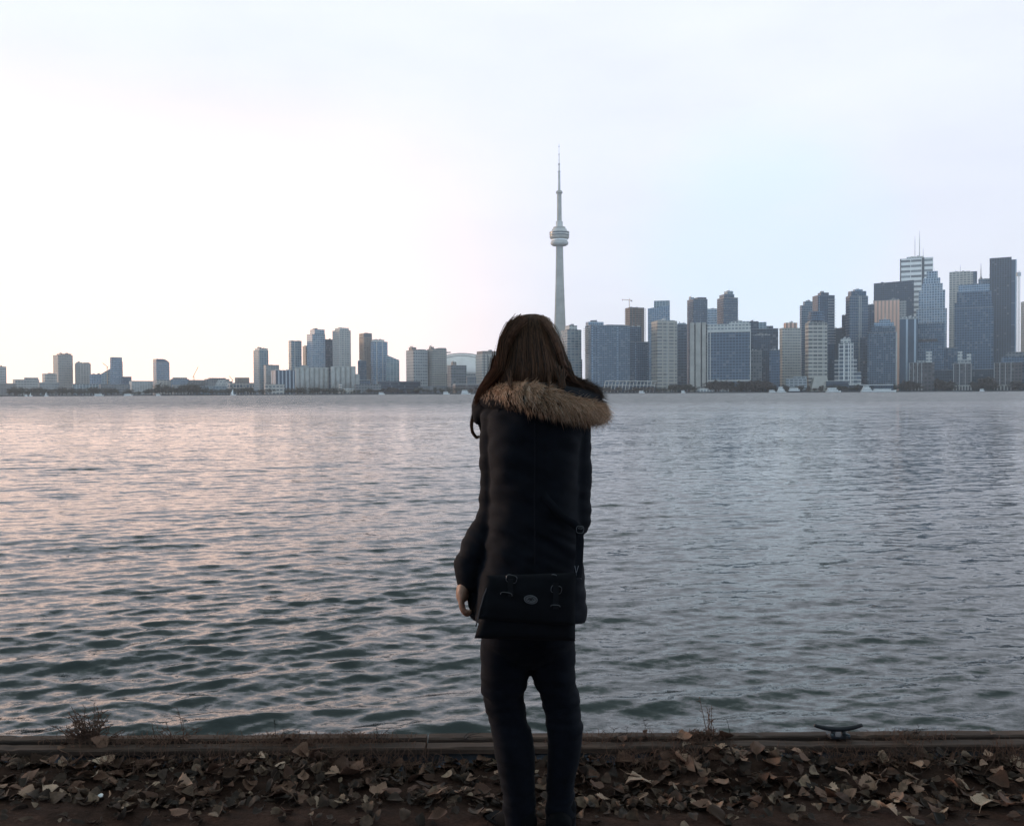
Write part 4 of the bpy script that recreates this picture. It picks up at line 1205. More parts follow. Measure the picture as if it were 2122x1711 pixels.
M['coat'] = cloth('navy_parka_cloth', (.0040, .0054, .0105), .85, 700, .2, .02)
M['denim'] = cloth('dark_denim', (.0036, .0048, .0095), .9, 1200, .15, .03)
M['canvas'] = cloth('black_bag_canvas', (.0042, .005, .0085), .8, 800, .2, .03)
M['shoe'] = cloth('black_shoe', (.003, .0035, .005), .85, 300, .12)
M['strapm'] = cloth('bag_strap_web', (.007, .008, .012), .7, 900, .3)
M['metal'] = plain('dull_metal', (.17, .175, .19), .35, .2, 80, metal=.9)
M['badge'] = plain('grey_badge', (.16, .165, .18), .5, .25, 300, metal=.3)

# body --------------------------------------------------------------
bm_ = MB()
loft(bm_, [ring(1335, 1040, 1158, .09, .10), ring(1290, 1022, 1172, .11, .125), ring(1240, 1020, 1176, .11, .115), ring(1150, 1040, 1166, .085, .085), ring(1050, 1036, 1178, .09, .09), ring(950, 1030, 1188, .10, .095), ring(890, 1034, 1190, .08, .09), ring(850, 1070, 1150, .05, .06)])
chain(bm_, [(1110, 870, -.01, .055), (1108, 830, 0, .05), (1104, 790, .01, .046), (1100, 760, .02, .05)])
hc = body_pt(1098, 728, .035)
ball(bm_, hc + Vector((0, -.01, .015)), .073, .092, .098)              # skull
ball(bm_, hc + Vector((0, .035, -.055)), .054, .058, .060)            # jaw
ball(bm_, hc + Vector((0, .062, -.098)), .024, .022, .018)            # chin
ball(bm_, hc + Vector((0, .092, -.022)), .011, .016, .024)            # nose
ball(bm_, hc + Vector((0, .100, -.036)), .014, .012, .009)
ball(bm_, hc + Vector((0, .088, -.064)), .022, .008, .0065)           # lips
ball(bm_, hc + Vector((0, .086, -.073)), .019, .008, .006)
for sx in (-1, 1):
    ball(bm_, hc + Vector((sx * .031, .078, .012)), .020, .012, .008)   # brow
    ball(bm_, hc + Vector((sx * .036, .066, -.028)), .022, .016, .018)  # cheek
    ball(bm_, hc + Vector((sx * .072, -.002, -.012)), .007, .016, .028)  # ear
# legs
chain(bm_, [(1062, 1330, 0, .075), (1050, 1400, 0, .066), (1050, 1480, .01, .050), (1068, 1560, -.01, .048), (1078, 1640, 0, .036), (1082, 1702, 0, .034)])
chain(bm_, [(1138, 1330, 0, .075), (1150, 1400, 0, .066), (1166, 1480, .01, .050), (1170, 1560, -.01, .048), (1162, 1640, 0, .036), (1160, 1702, 0, .034)])
chain(bm_, [(1084, 1704, -.03, .030), (1066, 1712, .06, .030), (1052, 1716, .13, .022)])
chain(bm_, [(1160, 1704, -.03, .030), (1164, 1712, .06, .030), (1170, 1716, .14, .022)])
# arms
chain(bm_, [(1046, 868, 0, .042), (1032, 960, .01, .036), (1026, 1060, .02, .032), (994, 1140, .035, .030), (968, 1205, .03, .024)])
chain(bm_, [(1176, 868, 0, .042), (1190, 960, -.01, .036), (1188, 1068, -.008, .032), (1168, 1105, .12, .028), (1135, 1112, .20, .024)])
# left hand: palm, four fingers of different length curling in, a thumb off its side
chain(bm_, [(964, 1206, .03, .021), (959, 1222, .03, .022), (958, 1236, .03, .021)])
chain(bm_, [(962, 1212, .045, .017), (959, 1226, .058, .017), (958, 1236, .062, .014)])
chain(bm_, [(962, 1212, .018, .016), (958, 1226, .008, .017), (957, 1237, .004, .014)])
for (dy, ln, rr_, px0) in ((-.004, .80, .0080, 955), (.019, .97, .0088, 954), (.042, 1.05, .0090, 955), (.064, .95, .0086, 957)):
    chain(bm_, [(px0 + 2, 1234, dy, rr_ + .001), (px0 + 1, 1250, dy - .001, rr_), (px0 + 5, 1250 + 15 * ln, dy - .001, rr_ * .95), (px0 + 13, 1250 + 22 * ln, dy + .001, rr_ * .88), (px0 + 20, 1250 + 19 * ln, dy + .003, rr_ * .78)], 10)
chain(bm_, [(963, 1218, .070, .0125), (970, 1232, .088, .0110), (975, 1246, .094, .0098), (977, 1258, .092, .0082)], 10)
# right hand, held in front of the body
chain(bm_, [(1136, 1112, .20, .023), (1120, 1114, .215, .024), (1106, 1114, .225, .020)])
for i, (dz, ln) in enumerate(((-10, .9), (-3, 1.05), (4, 1.), (11, .8))):
    chain(bm_, [(1110, 1112 + dz, .225, .0088), (1094, 1113 + dz, .235, .0085), (1094 - 12 * ln, 1117 + dz, .222, .008), (1094 - 14 * ln, 1121 + dz, .204, .007)], 10)
chain(bm_, [(1124, 1102, .205, .012), (1112, 1094, .20, .010), (1102, 1092, .198, .008)], 10)
person = fuse(bm_, 'person', M['skin'], None, .0042, 2)
tag(person, 'woman seen from behind in dark parka and jeans, looking at the skyline', 'person')

# eyes
for sx in (-1, 1):
    m = MB(); ball(m, hc + Vector((sx * .031, .074, -.004)), .0115, .0115, .0115); m.build('eye', plain('eye_white', (.7, .68, .66), .2, .05), person, True)

# jeans ---------------------------------------------------------------
jm = MB()
loft(jm, [ring(1376, 1078, 1116, .05, .06), ring(1352, 1012, 1184, .09, .10), ring(1320, 998, 1192, .115, .13), ring(1270, 1005, 1190, .115, .125), ring(1200, 1020, 1180, .10, .10)])


def leg(m, rows, dy_k):
    rings = []
    for (py, xl, xr, dy) in rows:
        r_ = (xr - xl) / 2 * PX
        rings.append(ring(py, xl, xr, r_ * 1.08, r_ * 1.12, 2.1, dy))
    loft(m, rings, 32)


leg(jm, [(1712, 1044, 1112, .0), (1660, 1043, 1108, .0), (1610, 1036, 1108, -.005), (1585, 1030, 1109, -.01), (1560, 1024, 1109, -.012), (1530, 1020, 1105, -.012), (1510, 1018, 1100, -.005), (1490, 1012, 1095, .005), (1460, 1004, 1088, .008), (1430, 998, 1090, .004), (1395, 996, 1096, 0), (1350, 994, 1100, 0), (1310, 998, 1096, 0)], 0)
leg(jm, [(1712, 1130, 1194, .0), (1660, 1132, 1190, .0), (1610, 1132, 1192, -.005), (1580, 1134, 1200, -.01), (1540, 1135, 1206, -.012), (1505, 1133, 1208, -.010), (1475, 1129, 1205, .0), (1450, 1124, 1200, .008), (1425, 1110, 1196, .006), (1395, 1100, 1193, 0), (1350, 1096, 1193, 0), (1310, 1098, 1190, 0)], 0)


def jean_warp(co, no):
    z = co[:, 2]; x = co[:, 0]; y = co[:, 1]
    out = np.zeros(len(co))
    for i in range(len(co)):
        a_ = mnoise.noise(Vector((x[i] * 9, y[i] * 9, z[i] * 34))); b_ = mnoise.noise(Vector((x[i] * 20 + 7, y[i] * 20, z[i] * 60)))
        knee = math.exp(-((z[i] - .40) / .09) ** 2) + .9 * math.exp(-((z[i] - .08) / .09) ** 2)
        out[i] = (a_ * .005 + b_ * .003 + .004 * mnoise.noise(Vector((x[i] * 14 + z[i] * 9, y[i] * 9, z[i] * 17)))) * (.4 + knee)
    return out


fuse(jm, 'jeans', M['denim'], person, .0055, 3, jean_warp)

# shoes -----------------------------------------------------------------
for rows in ([(1092, 1700, -.03, .036), (1072, 1703, .0, .043), (1050, 1706, .03, .042), (1030, 1710, .055, .037), (1016, 1713, .075, .027)],
             [(1160, 1706, -.06, .036), (1161, 1700, -.01, .042), (1166, 1706, .06, .041), (1172, 1713, .13, .036), (1176, 1716, .17, .026)]):
    m = MB(); chain(m, rows, 18); chain(m, [(rows[1][0] + 6, 1702, -.01, .040), (rows[1][0] + 6, 1668, .0, .043)], 18)
    o = fuse(m, 'shoe', M['shoe'], person, .006, 4)
    co = np.empty(len(o.data.vertices) * 3, np.float32); o.data.vertices.foreach_get('co', co); co = co.reshape(-1, 3)
    co[:, 2] = np.maximum(co[:, 2], .006); o.data.vertices.foreach_set('co', co.ravel()); o.data.update()
    cs = [body_pt(a_, b_, c_) for a_, b_, c_, r in rows]; lf_, rt_ = [], []
    for i, c in enumerate(cs):
        d = cs[min(i + 1, 4)] - cs[max(i - 1, 0)]; d.z = 0; d.normalize(); nrm = Vector((-d.y, d.x, 0)); r = rows[i][3] * 1.04
        lf_.append(((c + nrm * r).x, (c + nrm * r).y)); rt_.append(((c - nrm * r).x, (c - nrm * r).y))
    sm = MB(); sm.prism(rt_ + lf_[::-1], -.012, .014, roof_slot=0); sm.build('sole', M['shoe'], o)

# coat --------------------------------------------------------------------
cm_ = MB()
loft(cm_, [ring(1281, 984, 1217, .135, .150, 2.5), ring(1258, 986, 1219, .138, .150, 2.5), ring(1225, 990, 1216, .138, .145, 2.5), ring(1190, 994, 1213, .135, .138, 2.5), ring(1150, 1006, 1207, .13, .130, 2.5),
           ring(1100, 1012, 1204, .13, .130, 2.5), ring(1050, 1014, 1204, .135, .135, 2.5), ring(1000, 1014, 1205, .14, .138, 2.5), ring(950, 1014, 1206, .14, .14, 2.5), ring(900, 1012, 1212, .125, .135, 2.5),
           ring(862, 1010, 1218, .105, .125, 2.4), ring(838, 1024, 1206, .085, .11, 2.2), ring(815, 1056, 1170, .07, .085, 2.0)], 48)
# sleeves
chain(cm_, [(1036, 868, .01, .058), (1032, 900, .01, .057), (1026, 960, .012, .051), (1024, 1020, .016, .049), (1022, 1060, .02, .049), (1008, 1100, .03, .055), (992, 1140, .035, .058), (980, 1175, .036, .055), (976, 1192, .036, .050), (975, 1199, .036, .044)], 20)
chain(cm_, [(1192, 868, .0, .058), (1193, 900, -.005, .056), (1194, 960, -.01, .053), (1194, 1020, -.012, .052), (1191, 1062, -.012, .052), (1186, 1088, .02, .052), (1168, 1106, .11, .047), (1140, 1112, .18, .042)], 20)
# front of the hood at the left shoulder, side flap below the left hand
chain(cm_, [(1012, 835, .03, .035), (998, 850, .06, .032), (995, 868, .07, .022)], 14)
chain(cm_, [(1000, 1230, .05, .045), (996, 1262, .05, .036), (990, 1270, .05, .026)], 14)


def coat_warp(co, no):
    out = np.zeros(len(co)); X0 = body_pt(1108, 1000).x
    for i in range(len(co)):
        x, y, z = (float(q) for q in co[i])
        side = min(1., abs(x - X0) / .17)
        # soft quilting rolls, stronger on the sleeves, plus hanging folds
        roll = abs(math.sin(z * 62 + 3 * mnoise.noise(Vector((x * 4, y * 4, z * 2))))) ** .6 - .75
        a_ = mnoise.noise(Vector((x * 6, y * 6, z * 5))); b_ = mnoise.noise(Vector((x * 16, y * 16, z * 26 + 5)))
        out[i] = roll * .0026 * (side ** 2) + a_ * .009 + b_ * .0052 + .006 * mnoise.noise(Vector((x * 5, y * 5, z * 40 + x * 22))) * (math.exp(-((z - .93) / .10) ** 2) + .3)
    return out


coat = fuse(cm_, 'parka', M['coat'], person, .0058, 4, coat_warp)
# back seam and hem drawn as thin raised cords
m = MB(); m.tube([body_pt(1108, 870, -.136)] + [body_pt(1108 + .4 * math.sin(k), py, -.150) for k, py in enumerate(range(900, 1190, 30))], .0018, 6); m.build('back_seam', M['coat'], coat)

# hood lying on the back -------------------------------------------------------
hm = MB()
chain(hm, [(1010, 824, .04, .040), (1040, 822, -.04, .045), (1080, 822, -.10, .048), (1120, 826, -.12, .050), (1165, 830, -.10, .048), (1200, 832, -.05, .044), (1226, 828, .02, .036)], 18)
M['fur_dark'] = plain('hood_lining_pile', (.060, .034, .024), .8, .4, 200)
hood = fuse(hm, 'hood', M['coat'], coat, .006, 4)
hm = MB()
chain(hm, [(1040, 805, .0, .035), (1085, 800, -.06, .036), (1130, 803, -.07, .038), (1180, 806, -.03, .034), (1214, 804, .02, .026)], 16)
fuse(hm, 'hood_lining_base', M['fur_dark'], hood, .006, 4)

# fur trim ---------------------------------------------------------------------
b = NB('fur_strands')
oi = b.n('ShaderNodeNewGeometry')
rnd = oi.outputs['Random Per Island']
b.l(b.ramp(rnd, [(0, (.30, .175, .11)), (.5, (.74, .46, .30)), (.85, (.90, .66, .48)), (1., (.94, .82, .70))]), b.p.inputs['Base Color'])
b.p.inputs['Roughness'].default_value = .55; b.p.inputs['Specular IOR Level'].default_value = .3
M['fur'] = b.m
M['fur_base'] = plain('fur_underlayer', (.24, .155, .105), .9, .3, 60)


def strands(name, roots, tips, mids, w0, mat, parent, jitter=.0):
    """three-sided tapered hairs from arrays of root, mid and tip points"""
    n_ = len(roots); V = np.empty((n_, 10, 3), np.float32)
    d = mids - roots; d /= np.linalg.norm(d, axis=1)[:, None] + 1e-9
    up = np.tile(np.array([[.31, .22, .92]]), (n_, 1)); s1 = np.cross(d, up); s1 /= np.linalg.norm(s1, axis=1)[:, None] + 1e-9; s2 = np.cross(d, s1)
    q1 = .25 * roots + .5 * mids + .25 * (2 * mids - .5 * roots - .5 * tips) * 0 + .25 * roots * 0 + .25 * mids
    for k in range(3):
        an = 2 * math.pi * k / 3; off = s1 * math.cos(an) + s2 * math.sin(an)
        V[:, k] = roots + off * w0[:, None]; V[:, 3 + k] = mids + off * w0[:, None] * .8
        V[:, 6 + k] = .4 * mids + .6 * tips + off * w0[:, None] * .5
    V[:, 9] = tips
    q = np.array([[0, 1, 4, 3], [1, 2, 5, 4], [2, 0, 3, 5], [3, 4, 7, 6], [4, 5, 8, 7], [5, 3, 6, 8], [6, 7, 9, 9], [7, 8, 9, 9], [8, 6, 9, 9]])
    base = (np.arange(n_) * 10)[:, None, None] + q[None]
    Q = base.reshape(-1, 4)
    quads = Q[Q[:, 2] != Q[:, 3]]; tris = Q[Q[:, 2] == Q[:, 3]][:, :3]
    me = bpy.data.meshes.new(name); V = V.reshape(-1, 3)
    me.vertices.add(len(V)); me.vertices.foreach_set('co', V.ravel())
    li = np.concatenate([quads.ravel(), tris.ravel()]).astype(np.int32); me.loops.add(len(li)); me.loops.foreach_set('vertex_index', li)
    st = np.concatenate([np.arange(len(quads)) * 4, len(quads) * 4 + np.arange(len(tris)) * 3]).astype(np.int32)
    me.polygons.add(len(st)); me.polygons.foreach_set('loop_start', st)
    me.polygons.foreach_set('loop_total', np.concatenate([np.full(len(quads), 4), np.full(len(tris), 3)]).astype(np.int32))
    me.polygons.foreach_set('use_smooth', np.ones(len(st), dtype=bool)); me.materials.append(mat); me.update(calc_edges=True); me.validate()
    o = bpy.data.objects.new(name, me); COL.objects.link(o); o.parent = parent
    return o


# (px, py, dy, radius m) along the fur roll, from the left shoulder round the back to the right
FUR = [(1003, 815, .03, .020), (1018, 812, -.02, .026), (1040, 808, -.07, .030), (1062, 812, -.11, .032), (1090, 812, -.135, .037), (1120, 818, -.14, .039), (1150, 828, -.135, .038), (1182, 838, -.115, .037), (1210, 845, -.08, .036), (1230, 850, -.03, .032), (1242, 849, .02, .024), (1246, 843, .06, .016)]
fm_ = MB()
P_ = [body_pt(a_, b_, c_) for a_, b_, c_, r in FUR]; Rr = [q[3] for q in FUR]
fm_.tube(P_, [r * .72 for r in Rr], 16)
furb = fm_.build('fur_trim', M['fur_base'], hood, True)
n_ = 15000
g2 = np.random.default_rng(21)
t = g2.uniform(0, len(P_) - 1.001, n_); i0 = t.astype(int); ft = (t - i0)[:, None]
Pn = np.array([tuple(p) for p in P_]); C = Pn[i0] * (1 - ft) + Pn[i0 + 1] * ft; rad = np.array(Rr)[i0] * (1 - ft[:, 0]) + np.array(Rr)[i0 + 1] * ft[:, 0]
tan = Pn[i0 + 1] - Pn[i0]; tan /= np.linalg.norm(tan, axis=1)[:, None]
rv = g2.normal(size=(n_, 3)); rv -= (rv * tan).sum(1)[:, None] * tan; rv /= np.linalg.norm(rv, axis=1)[:, None]
# clumps: neighbours share a lean
cl = np.array([[mnoise.noise(Vector((q * 9., k * 7.3, 1))) for k in range(3)] for q in t]) * .8
droop = np.array([[.25, -.25, -.75]]) + cl + g2.normal(0, .28, (n_, 3))
ln = g2.uniform(.55, 1.25, n_) * rad * .85
roots = C + rv * rad[:, None] * .62
mids = roots + (rv * .8 + droop * .35 + tan * .25) * ln[:, None] * .5
tips = mids + (rv * .45 + droop * .85 + tan * .3) * ln[:, None] * .62
strands('fur_strands', roots, tips, mids, g2.uniform(.0004, .0009, n_), M['fur'], furb)
# dark brown pile lining the hood, showing at the right
n2 = 5200; HP = np.array([tuple(body_pt(a_, b_, c_)) for a_, b_, c_ in [(1130, 800, -.06), (1160, 797, -.05), (1184, 797, -.03), (1202, 802, -.01), (1216, 811, .02), (1224, 824, .03)]])
t2 = g2.uniform(0, len(HP) - 1.001, n2); k2_ = t2.astype(int); f2 = (t2 - k2_)[:, None]; C2 = HP[k2_] * (1 - f2) + HP[k2_ + 1] * f2
rv2 = g2.normal(size=(n2, 3)); rv2 /= np.linalg.norm(rv2, axis=1)[:, None]; ro2 = C2 + rv2 * np.array([[.022, .026, .018]])
dd2 = rv2 * .5 + np.array([[.75, -.2, -.45]]) + g2.normal(0, .25, (n2, 3)); ln2 = g2.uniform(.015, .034, (n2, 1))
strands('hood_lining', ro2, ro2 + dd2 * ln2, ro2 + dd2 * ln2 * .5 + rv2 * .002, g2.uniform(.0006, .0011, n2), M['fur_dark'], hood)
# long stray hairs at the right end
n_ = 500
C = Pn[-3] + (Pn[-2] - Pn[-3]) * g2.uniform(-.6, 1.6, (n_, 1)) + g2.normal(0, .010, (n_, 3))
dv = np.array([[.55, -.2, -.65]]) + g2.normal(0, .35, (n_, 3)); dv /= np.linalg.norm(dv, axis=1)[:, None]
ln = g2.uniform(.02, .052, (n_, 1))
strands('stray_fur', C, C + dv * ln + np.array([[.004, 0, -.006]]), C + dv * ln * .5, g2.uniform(.0005, .0009, n_), M['fur'], furb)

# hair ------------------------------------------------------------------------
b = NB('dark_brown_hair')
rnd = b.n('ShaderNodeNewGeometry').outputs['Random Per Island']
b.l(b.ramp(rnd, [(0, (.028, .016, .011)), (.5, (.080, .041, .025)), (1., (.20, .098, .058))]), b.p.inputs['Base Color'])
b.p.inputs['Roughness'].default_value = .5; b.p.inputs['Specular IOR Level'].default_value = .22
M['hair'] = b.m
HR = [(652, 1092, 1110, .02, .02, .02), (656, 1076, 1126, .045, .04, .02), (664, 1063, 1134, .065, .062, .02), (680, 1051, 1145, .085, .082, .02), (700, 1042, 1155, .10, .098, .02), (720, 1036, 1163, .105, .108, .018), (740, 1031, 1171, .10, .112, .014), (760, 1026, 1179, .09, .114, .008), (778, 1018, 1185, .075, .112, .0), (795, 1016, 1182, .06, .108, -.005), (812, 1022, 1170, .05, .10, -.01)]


def hair_pt(v, an):
    """v in 0..len-1 along the rings, an angle; returns points (arrays)"""
    i = np.clip(v.astype(int), 0, len(HR) - 2); f = v - i
    A = np.array(HR); r = A[i] * (1 - f)[:, None] + A[i + 1] * f[:, None]
    out = np.empty((len(v), 3))
    for k in range(len(v)):
        py, xl, xr, rf, rb, dy = r[k]
        c = body_pt((xl + xr) / 2, py, dy); rx = (xr - xl) / 2 * PX
        s_, c_ = math.sin(an[k]), math.cos(an[k])
        out[k] = (c.x + rx * c_, c.y + (rf if s_ > 0 else rb) * s_, c.z)
    return out


m = MB()
loft(m, [ring(py, xl + 2.5, xr - 2.5, rf - .006, rb - .006, 2., dy) for (py, xl, xr, rf, rb, dy) in HR[::-1]], 40)
# opened at the face: the front half stays close to the skull
for i, v_ in enumerate(m.v):
    if v_[1] > hc.y + .045: m.v[i] = (v_[0], hc.y + .045 + (v_[1] - hc.y - .045) * .15, v_[2])
hair = m.build('hair', M['hair'], person, True)
n_ = 5200; segn = 9
an = g2.uniform(math.pi * .93, math.pi * 2.07, n_)
v0 = g2.uniform(0, 3.2, n_) ** 1.0; v1 = np.minimum(g2.uniform(8.2, 9.9, n_), 9.9)
off = g2.uniform(-.004, .0035, n_); wv = g2.uniform(0, 6.28, n_); wa = g2.uniform(.0, .03, n_)
pts = []
for s in range(segn):
    q = s / (segn - 1); v = v0 + (v1 - v0) * q
    aa = an + wa * np.sin(wv + q * 5) + .05 * np.sin(an * 23) * q
    p = hair_pt(v, aa)
    cdir = np.stack([np.cos(aa), np.sin(aa), np.zeros(n_)], -1)
    clump = np.array([mnoise.noise(Vector((float(a_) * 14, float(q) * 1.5, 2))) + .5 * mnoise.noise(Vector((float(a_) * 37, float(q) * 2.5, 9))) for a_ in an]) * .010 * q
    pts.append(p + cdir * (off + clump)[:, None])


def ribbons(name, pts, w, mat, parent):
    k = len(pts); n_ = len(pts[0]); V = np.empty((n_, k * 3, 3), np.float32)
    for s in range(k):
        d = pts[min(s + 1, k - 1)] - pts[max(s - 1, 0)]; d /= np.linalg.norm(d, axis=1)[:, None] + 1e-9
        s1 = np.cross(d, np.array([[.2, .9, .3]])); s1 /= np.linalg.norm(s1, axis=1)[:, None] + 1e-9; s2 = np.cross(d, s1)
        tp = w * (1.0 if s < k - 2 else (.75 if s == k - 2 else .15))
        for j in range(3):
            a_ = 2 * math.pi * j / 3; V[:, s * 3 + j] = pts[s] + (s1 * math.cos(a_) + s2 * math.sin(a_)) * tp[:, None]
    q = []
    for s in range(k - 1):
        for j in range(3): q.append([s * 3 + j, s * 3 + (j + 1) % 3, (s + 1) * 3 + (j + 1) % 3, (s + 1) * 3 + j])
    Q = ((np.arange(n_) * k * 3)[:, None, None] + np.array(q)[None]).reshape(-1, 4)
    return mk_np(name, V.reshape(-1, 3), Q, mat, parent, True)


# flyaways standing off the outline
fly = []; nf = 170; fa = g2.uniform(math.pi * .95, math.pi * 2.05, nf); fv0 = g2.uniform(0., 4., nf); fv1 = fv0 + g2.uniform(1.5, 4.5, nf); fo = g2.uniform(.004, .016, nf)
for s in range(segn):
    q = s / (segn - 1); p = hair_pt(np.minimum(fv0 + (fv1 - fv0) * q, 9.9), fa + .12 * np.sin(q * 4 + fo * 900))
    fly.append(p + np.stack([np.cos(fa), np.sin(fa), np.full(nf, .3)], -1) * (fo * math.sin(math.pi * min(1, q * .8 + .05)))[:, None])
ribbons('flyaway_hair', fly, np.full(nf, .00035), M['hair'], hair)
ribbons('hair_strands', pts, g2.uniform(.0007, .0015, n_), M['hair'], hair)


M['hair_light'] = plain('sunlit_brown_hair', (.19, .095, .058), .45, .4, 90)  # paler copy of the hair brown, sun on the locks put into its colour


def lock(name, path, n_, spread, w=(.0006, .0013), seed=1, k=11, mat='hair'):
    gg = np.random.default_rng(seed); P = np.array([tuple(body_pt(a_, b_, c_)) for a_, b_, c_ in path]); out = []
    o1 = gg.normal(0, 1, (n_, 3)) * spread; o2 = gg.normal(0, 1, (n_, 3)) * spread * .8; ends = gg.uniform(.8, 1., n_)
    for s in range(k):
        q = s / (k - 1) * ends * (len(P) - 1); i = np.minimum(q.astype(int), len(P) - 2); f = (q - i)[:, None]
        f = f
        base = P[i] * (1 - f) + P[i + 1] * f; u = s / (k - 1)
        out.append(base + (o1 * (1 - u) + o2 * u) * (1 - .45 * u))
    return ribbons(name, out, gg.uniform(*w, n_), M[mat], hair)


# lock falling in front of the left shoulder and curling at its end
lock('hair_lock', [(1034, 740, .05), (1026, 768, .05), (1010, 790, .055), (997, 812, .06), (988, 832, .075), (983, 850, .085)], 420, .010, seed=4)
lock('hair_lock', [(988, 838, .085), (981, 862, .09), (977, 880, .09), (979, 896, .09), (988, 907, .09), (995, 903, .085)], 120, .0042, seed=5)
lock('hair_lock', [(990, 845, .085), (990, 868, .088), (996, 888, .088), (998, 903, .085)], 46, .0035, seed=6)
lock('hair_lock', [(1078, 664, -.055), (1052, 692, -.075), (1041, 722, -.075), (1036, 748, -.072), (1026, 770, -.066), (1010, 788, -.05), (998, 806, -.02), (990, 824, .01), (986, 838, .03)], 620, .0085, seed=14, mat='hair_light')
lock('hair_lock', [(1064, 672, -.06), (1046, 700, -.08), (1042, 735, -.092), (1038, 765, -.092), (1022, 786, -.085), (1006, 803, -.05), (994, 822, -.01)], 260, .009, seed=15)
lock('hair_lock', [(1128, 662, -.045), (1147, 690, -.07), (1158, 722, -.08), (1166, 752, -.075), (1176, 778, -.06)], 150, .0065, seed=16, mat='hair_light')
# hair fanned over the hood at the right, and a wisp off the right side
lock('hair_lock', [(1172, 770, -.06), (1186, 788, -.06), (1205, 796, -.05), (1222, 803, -.03), (1238, 815, -.01)], 420, .0095, seed=7)
lock('hair_lock', [(1176, 752, .0), (1186, 778, .0), (1195, 792, -.02), (1212, 800, -.03)], 60, .004, seed=8)
# tips dipping between the tufts of fur
lock('hair_lock', [(1056, 770, -.10), (1057, 786, -.115), (1058, 803, -.145)], 90, .006, seed=9)
lock('hair_lock', [(1140, 770, -.10), (1139, 790, -.12), (1136, 818, -.175)], 70, .005, seed=10)
lock('hair_lock', [(1160, 770, -.09), (1164, 790, -.12), (1166, 806, -.145)], 120, .009, seed=12)
# stray arc at the crown
lock('hair_lock', [(1108, 657, 0.), (1118, 654, 0.), (1128, 659, 0.), (1138, 672, 0.)], 26, .0016, (.0004, .0007), seed=11)

# ---- ring on the finger
m = MB(); rc = body_pt(956, 1252, .018); m.lathe([(.0098, rc.z - .0016), (.0104, rc.z), (.0098, rc.z + .0016)], 16, c=(rc.x, rc.y)); m.build('finger_ring', M['metal'], person, True)

# ------------------------------------------------------------------ messenger bag
bag_c = at(1095, 1260, 2.66)
bag = empty('messenger_bag', bag_c, 0, 'black messenger bag with oval badge hanging across the woman back', 'bag')


def bp(px, py, Y): return at(px, py, Y) - bag_c


def slab(name, corners, Y0, Y1, mat, parent, bulge=.0, n_=16, bev=.012):
    """quilted slab between photo corners TL,TR,BR,BL; near face at Y0, back at Y1"""
    m = MB(); TL, TR, BR, BL = [np.array(c, float) for c in corners]
    nv = n_ + 1
    for side, Yb in ((0, Y0), (1, Y1)):
        for i in range(nv):
            for j in range(nv):
                u, v = i / n_, j / n_
                p = (TL * (1 - u) + TR * u) * (1 - v) + (BL * (1 - u) + BR * u) * v
                ed = min(u, 1 - u, v, 1 - v); k = 1 - max(0, 1 - ed / .10) ** 2
                Y = Yb + (bev * (1 - k) - bulge * math.sin(math.pi * u) * math.sin(math.pi * v) + .004 * mnoise.noise(Vector((u * 4, v * 5, 3)))) * (1 if side == 0 else -.3)
                m.v.append(tuple(bp(p[0], p[1], Y)))
    nn = nv * nv
    for i in range(n_):
        for j in range(n_):
            a_ = i * nv + j; m.f.append((a_, a_ + 1, a_ + nv + 1, a_ + nv)); m.f.append((nn + a_, nn + a_ + nv, nn + a_ + nv + 1, nn + a_ + 1))
    for i in range(n_):
        for (a_, c_) in ((i * nv, (i + 1) * nv), ((i + 1) * nv + n_, i * nv + n_), (i + 1, i), (n_ * nv + i, n_ * nv + i + 1)):
            m.f.append((a_, c_, nn + c_, nn + a_))
    m.u = [(0, 0)] * sum(len(f) for f in m.f); m.m = [0] * len(m.f)
    o = m.build(name, mat, parent, True)
    return o


slab('bag_body', [(1016, 1208), (1192, 1196), (1192, 1328), (983, 1322)], 2.640, 2.712, M['canvas'], bag, .006)
flap = slab('flap', [(1008, 1192), (1194, 1186), (1190, 1296), (992, 1282)], 2.622, 2.636, M['canvas'], bag, .006, bev=.006)
m = MB(); m.tube([bp(1011, 1212, 2.628), bp(1002, 1235, 2.626), bp(994, 1265, 2.626), bp(986, 1298, 2.632)], .0022, 6); m.build('edge_highlight', plain('grey_highlight', (.06, .06, .07), .6), bag)  # highlight along the bag's left edge, built as a thin grey cord


def rect_ring(px, py, w_, h_, rot, part, parent=bag, Y=2.618, t=.0011, arc=None):
    m = MB(); pts = []
    for k in range(25):
        an = 2 * math.pi * k / 24 if arc is None else arc[0] + (arc[1] - arc[0]) * k / 24
        ca, sa = math.cos(an), math.sin(an)
        x = w_ / 2 * math.copysign(abs(ca) ** .6, ca); y = h_ / 2 * math.copysign(abs(sa) ** .6, sa)
        pts.append(bp(px + x * math.cos(rot) - y * math.sin(rot), py + x * math.sin(rot) + y * math.cos(rot), Y))
    m.tube(pts, t, 6, cap=arc is not None); return m.build(part, M['metal'], parent, True)


rect_ring(1060, 1199, 22, 16, .25, 'buckle'); rect_ring(1153, 1221, 22, 16, .25, 'buckle')
rect_ring(1049, 1233, 24, 12, .15, 'buckle', arc=(math.pi, 2 * math.pi), Y=2.614); rect_ring(1151, 1257, 19, 8, .05, 'buckle', arc=(math.pi, 2 * math.pi), Y=2.614)
rect_ring(1148, 1193, 10, 6, .2, 'buckle', arc=(math.pi * 1.1, math.pi * 1.9), Y=2.616)
for (px, y0, y1) in ((1058, 1199, 1236), (1152, 1208, 1262)):
    m = MB(); c0, c1 = bp(px - 6, y0, 2.6165), bp(px + 6, y1, 2.6140)
    m.box(c0.x, c1.x, c0.y - .002, c0.y + .001, c1.z, c0.z, roof_slot=0); m.build('closing_strap', M['strapm'], bag)
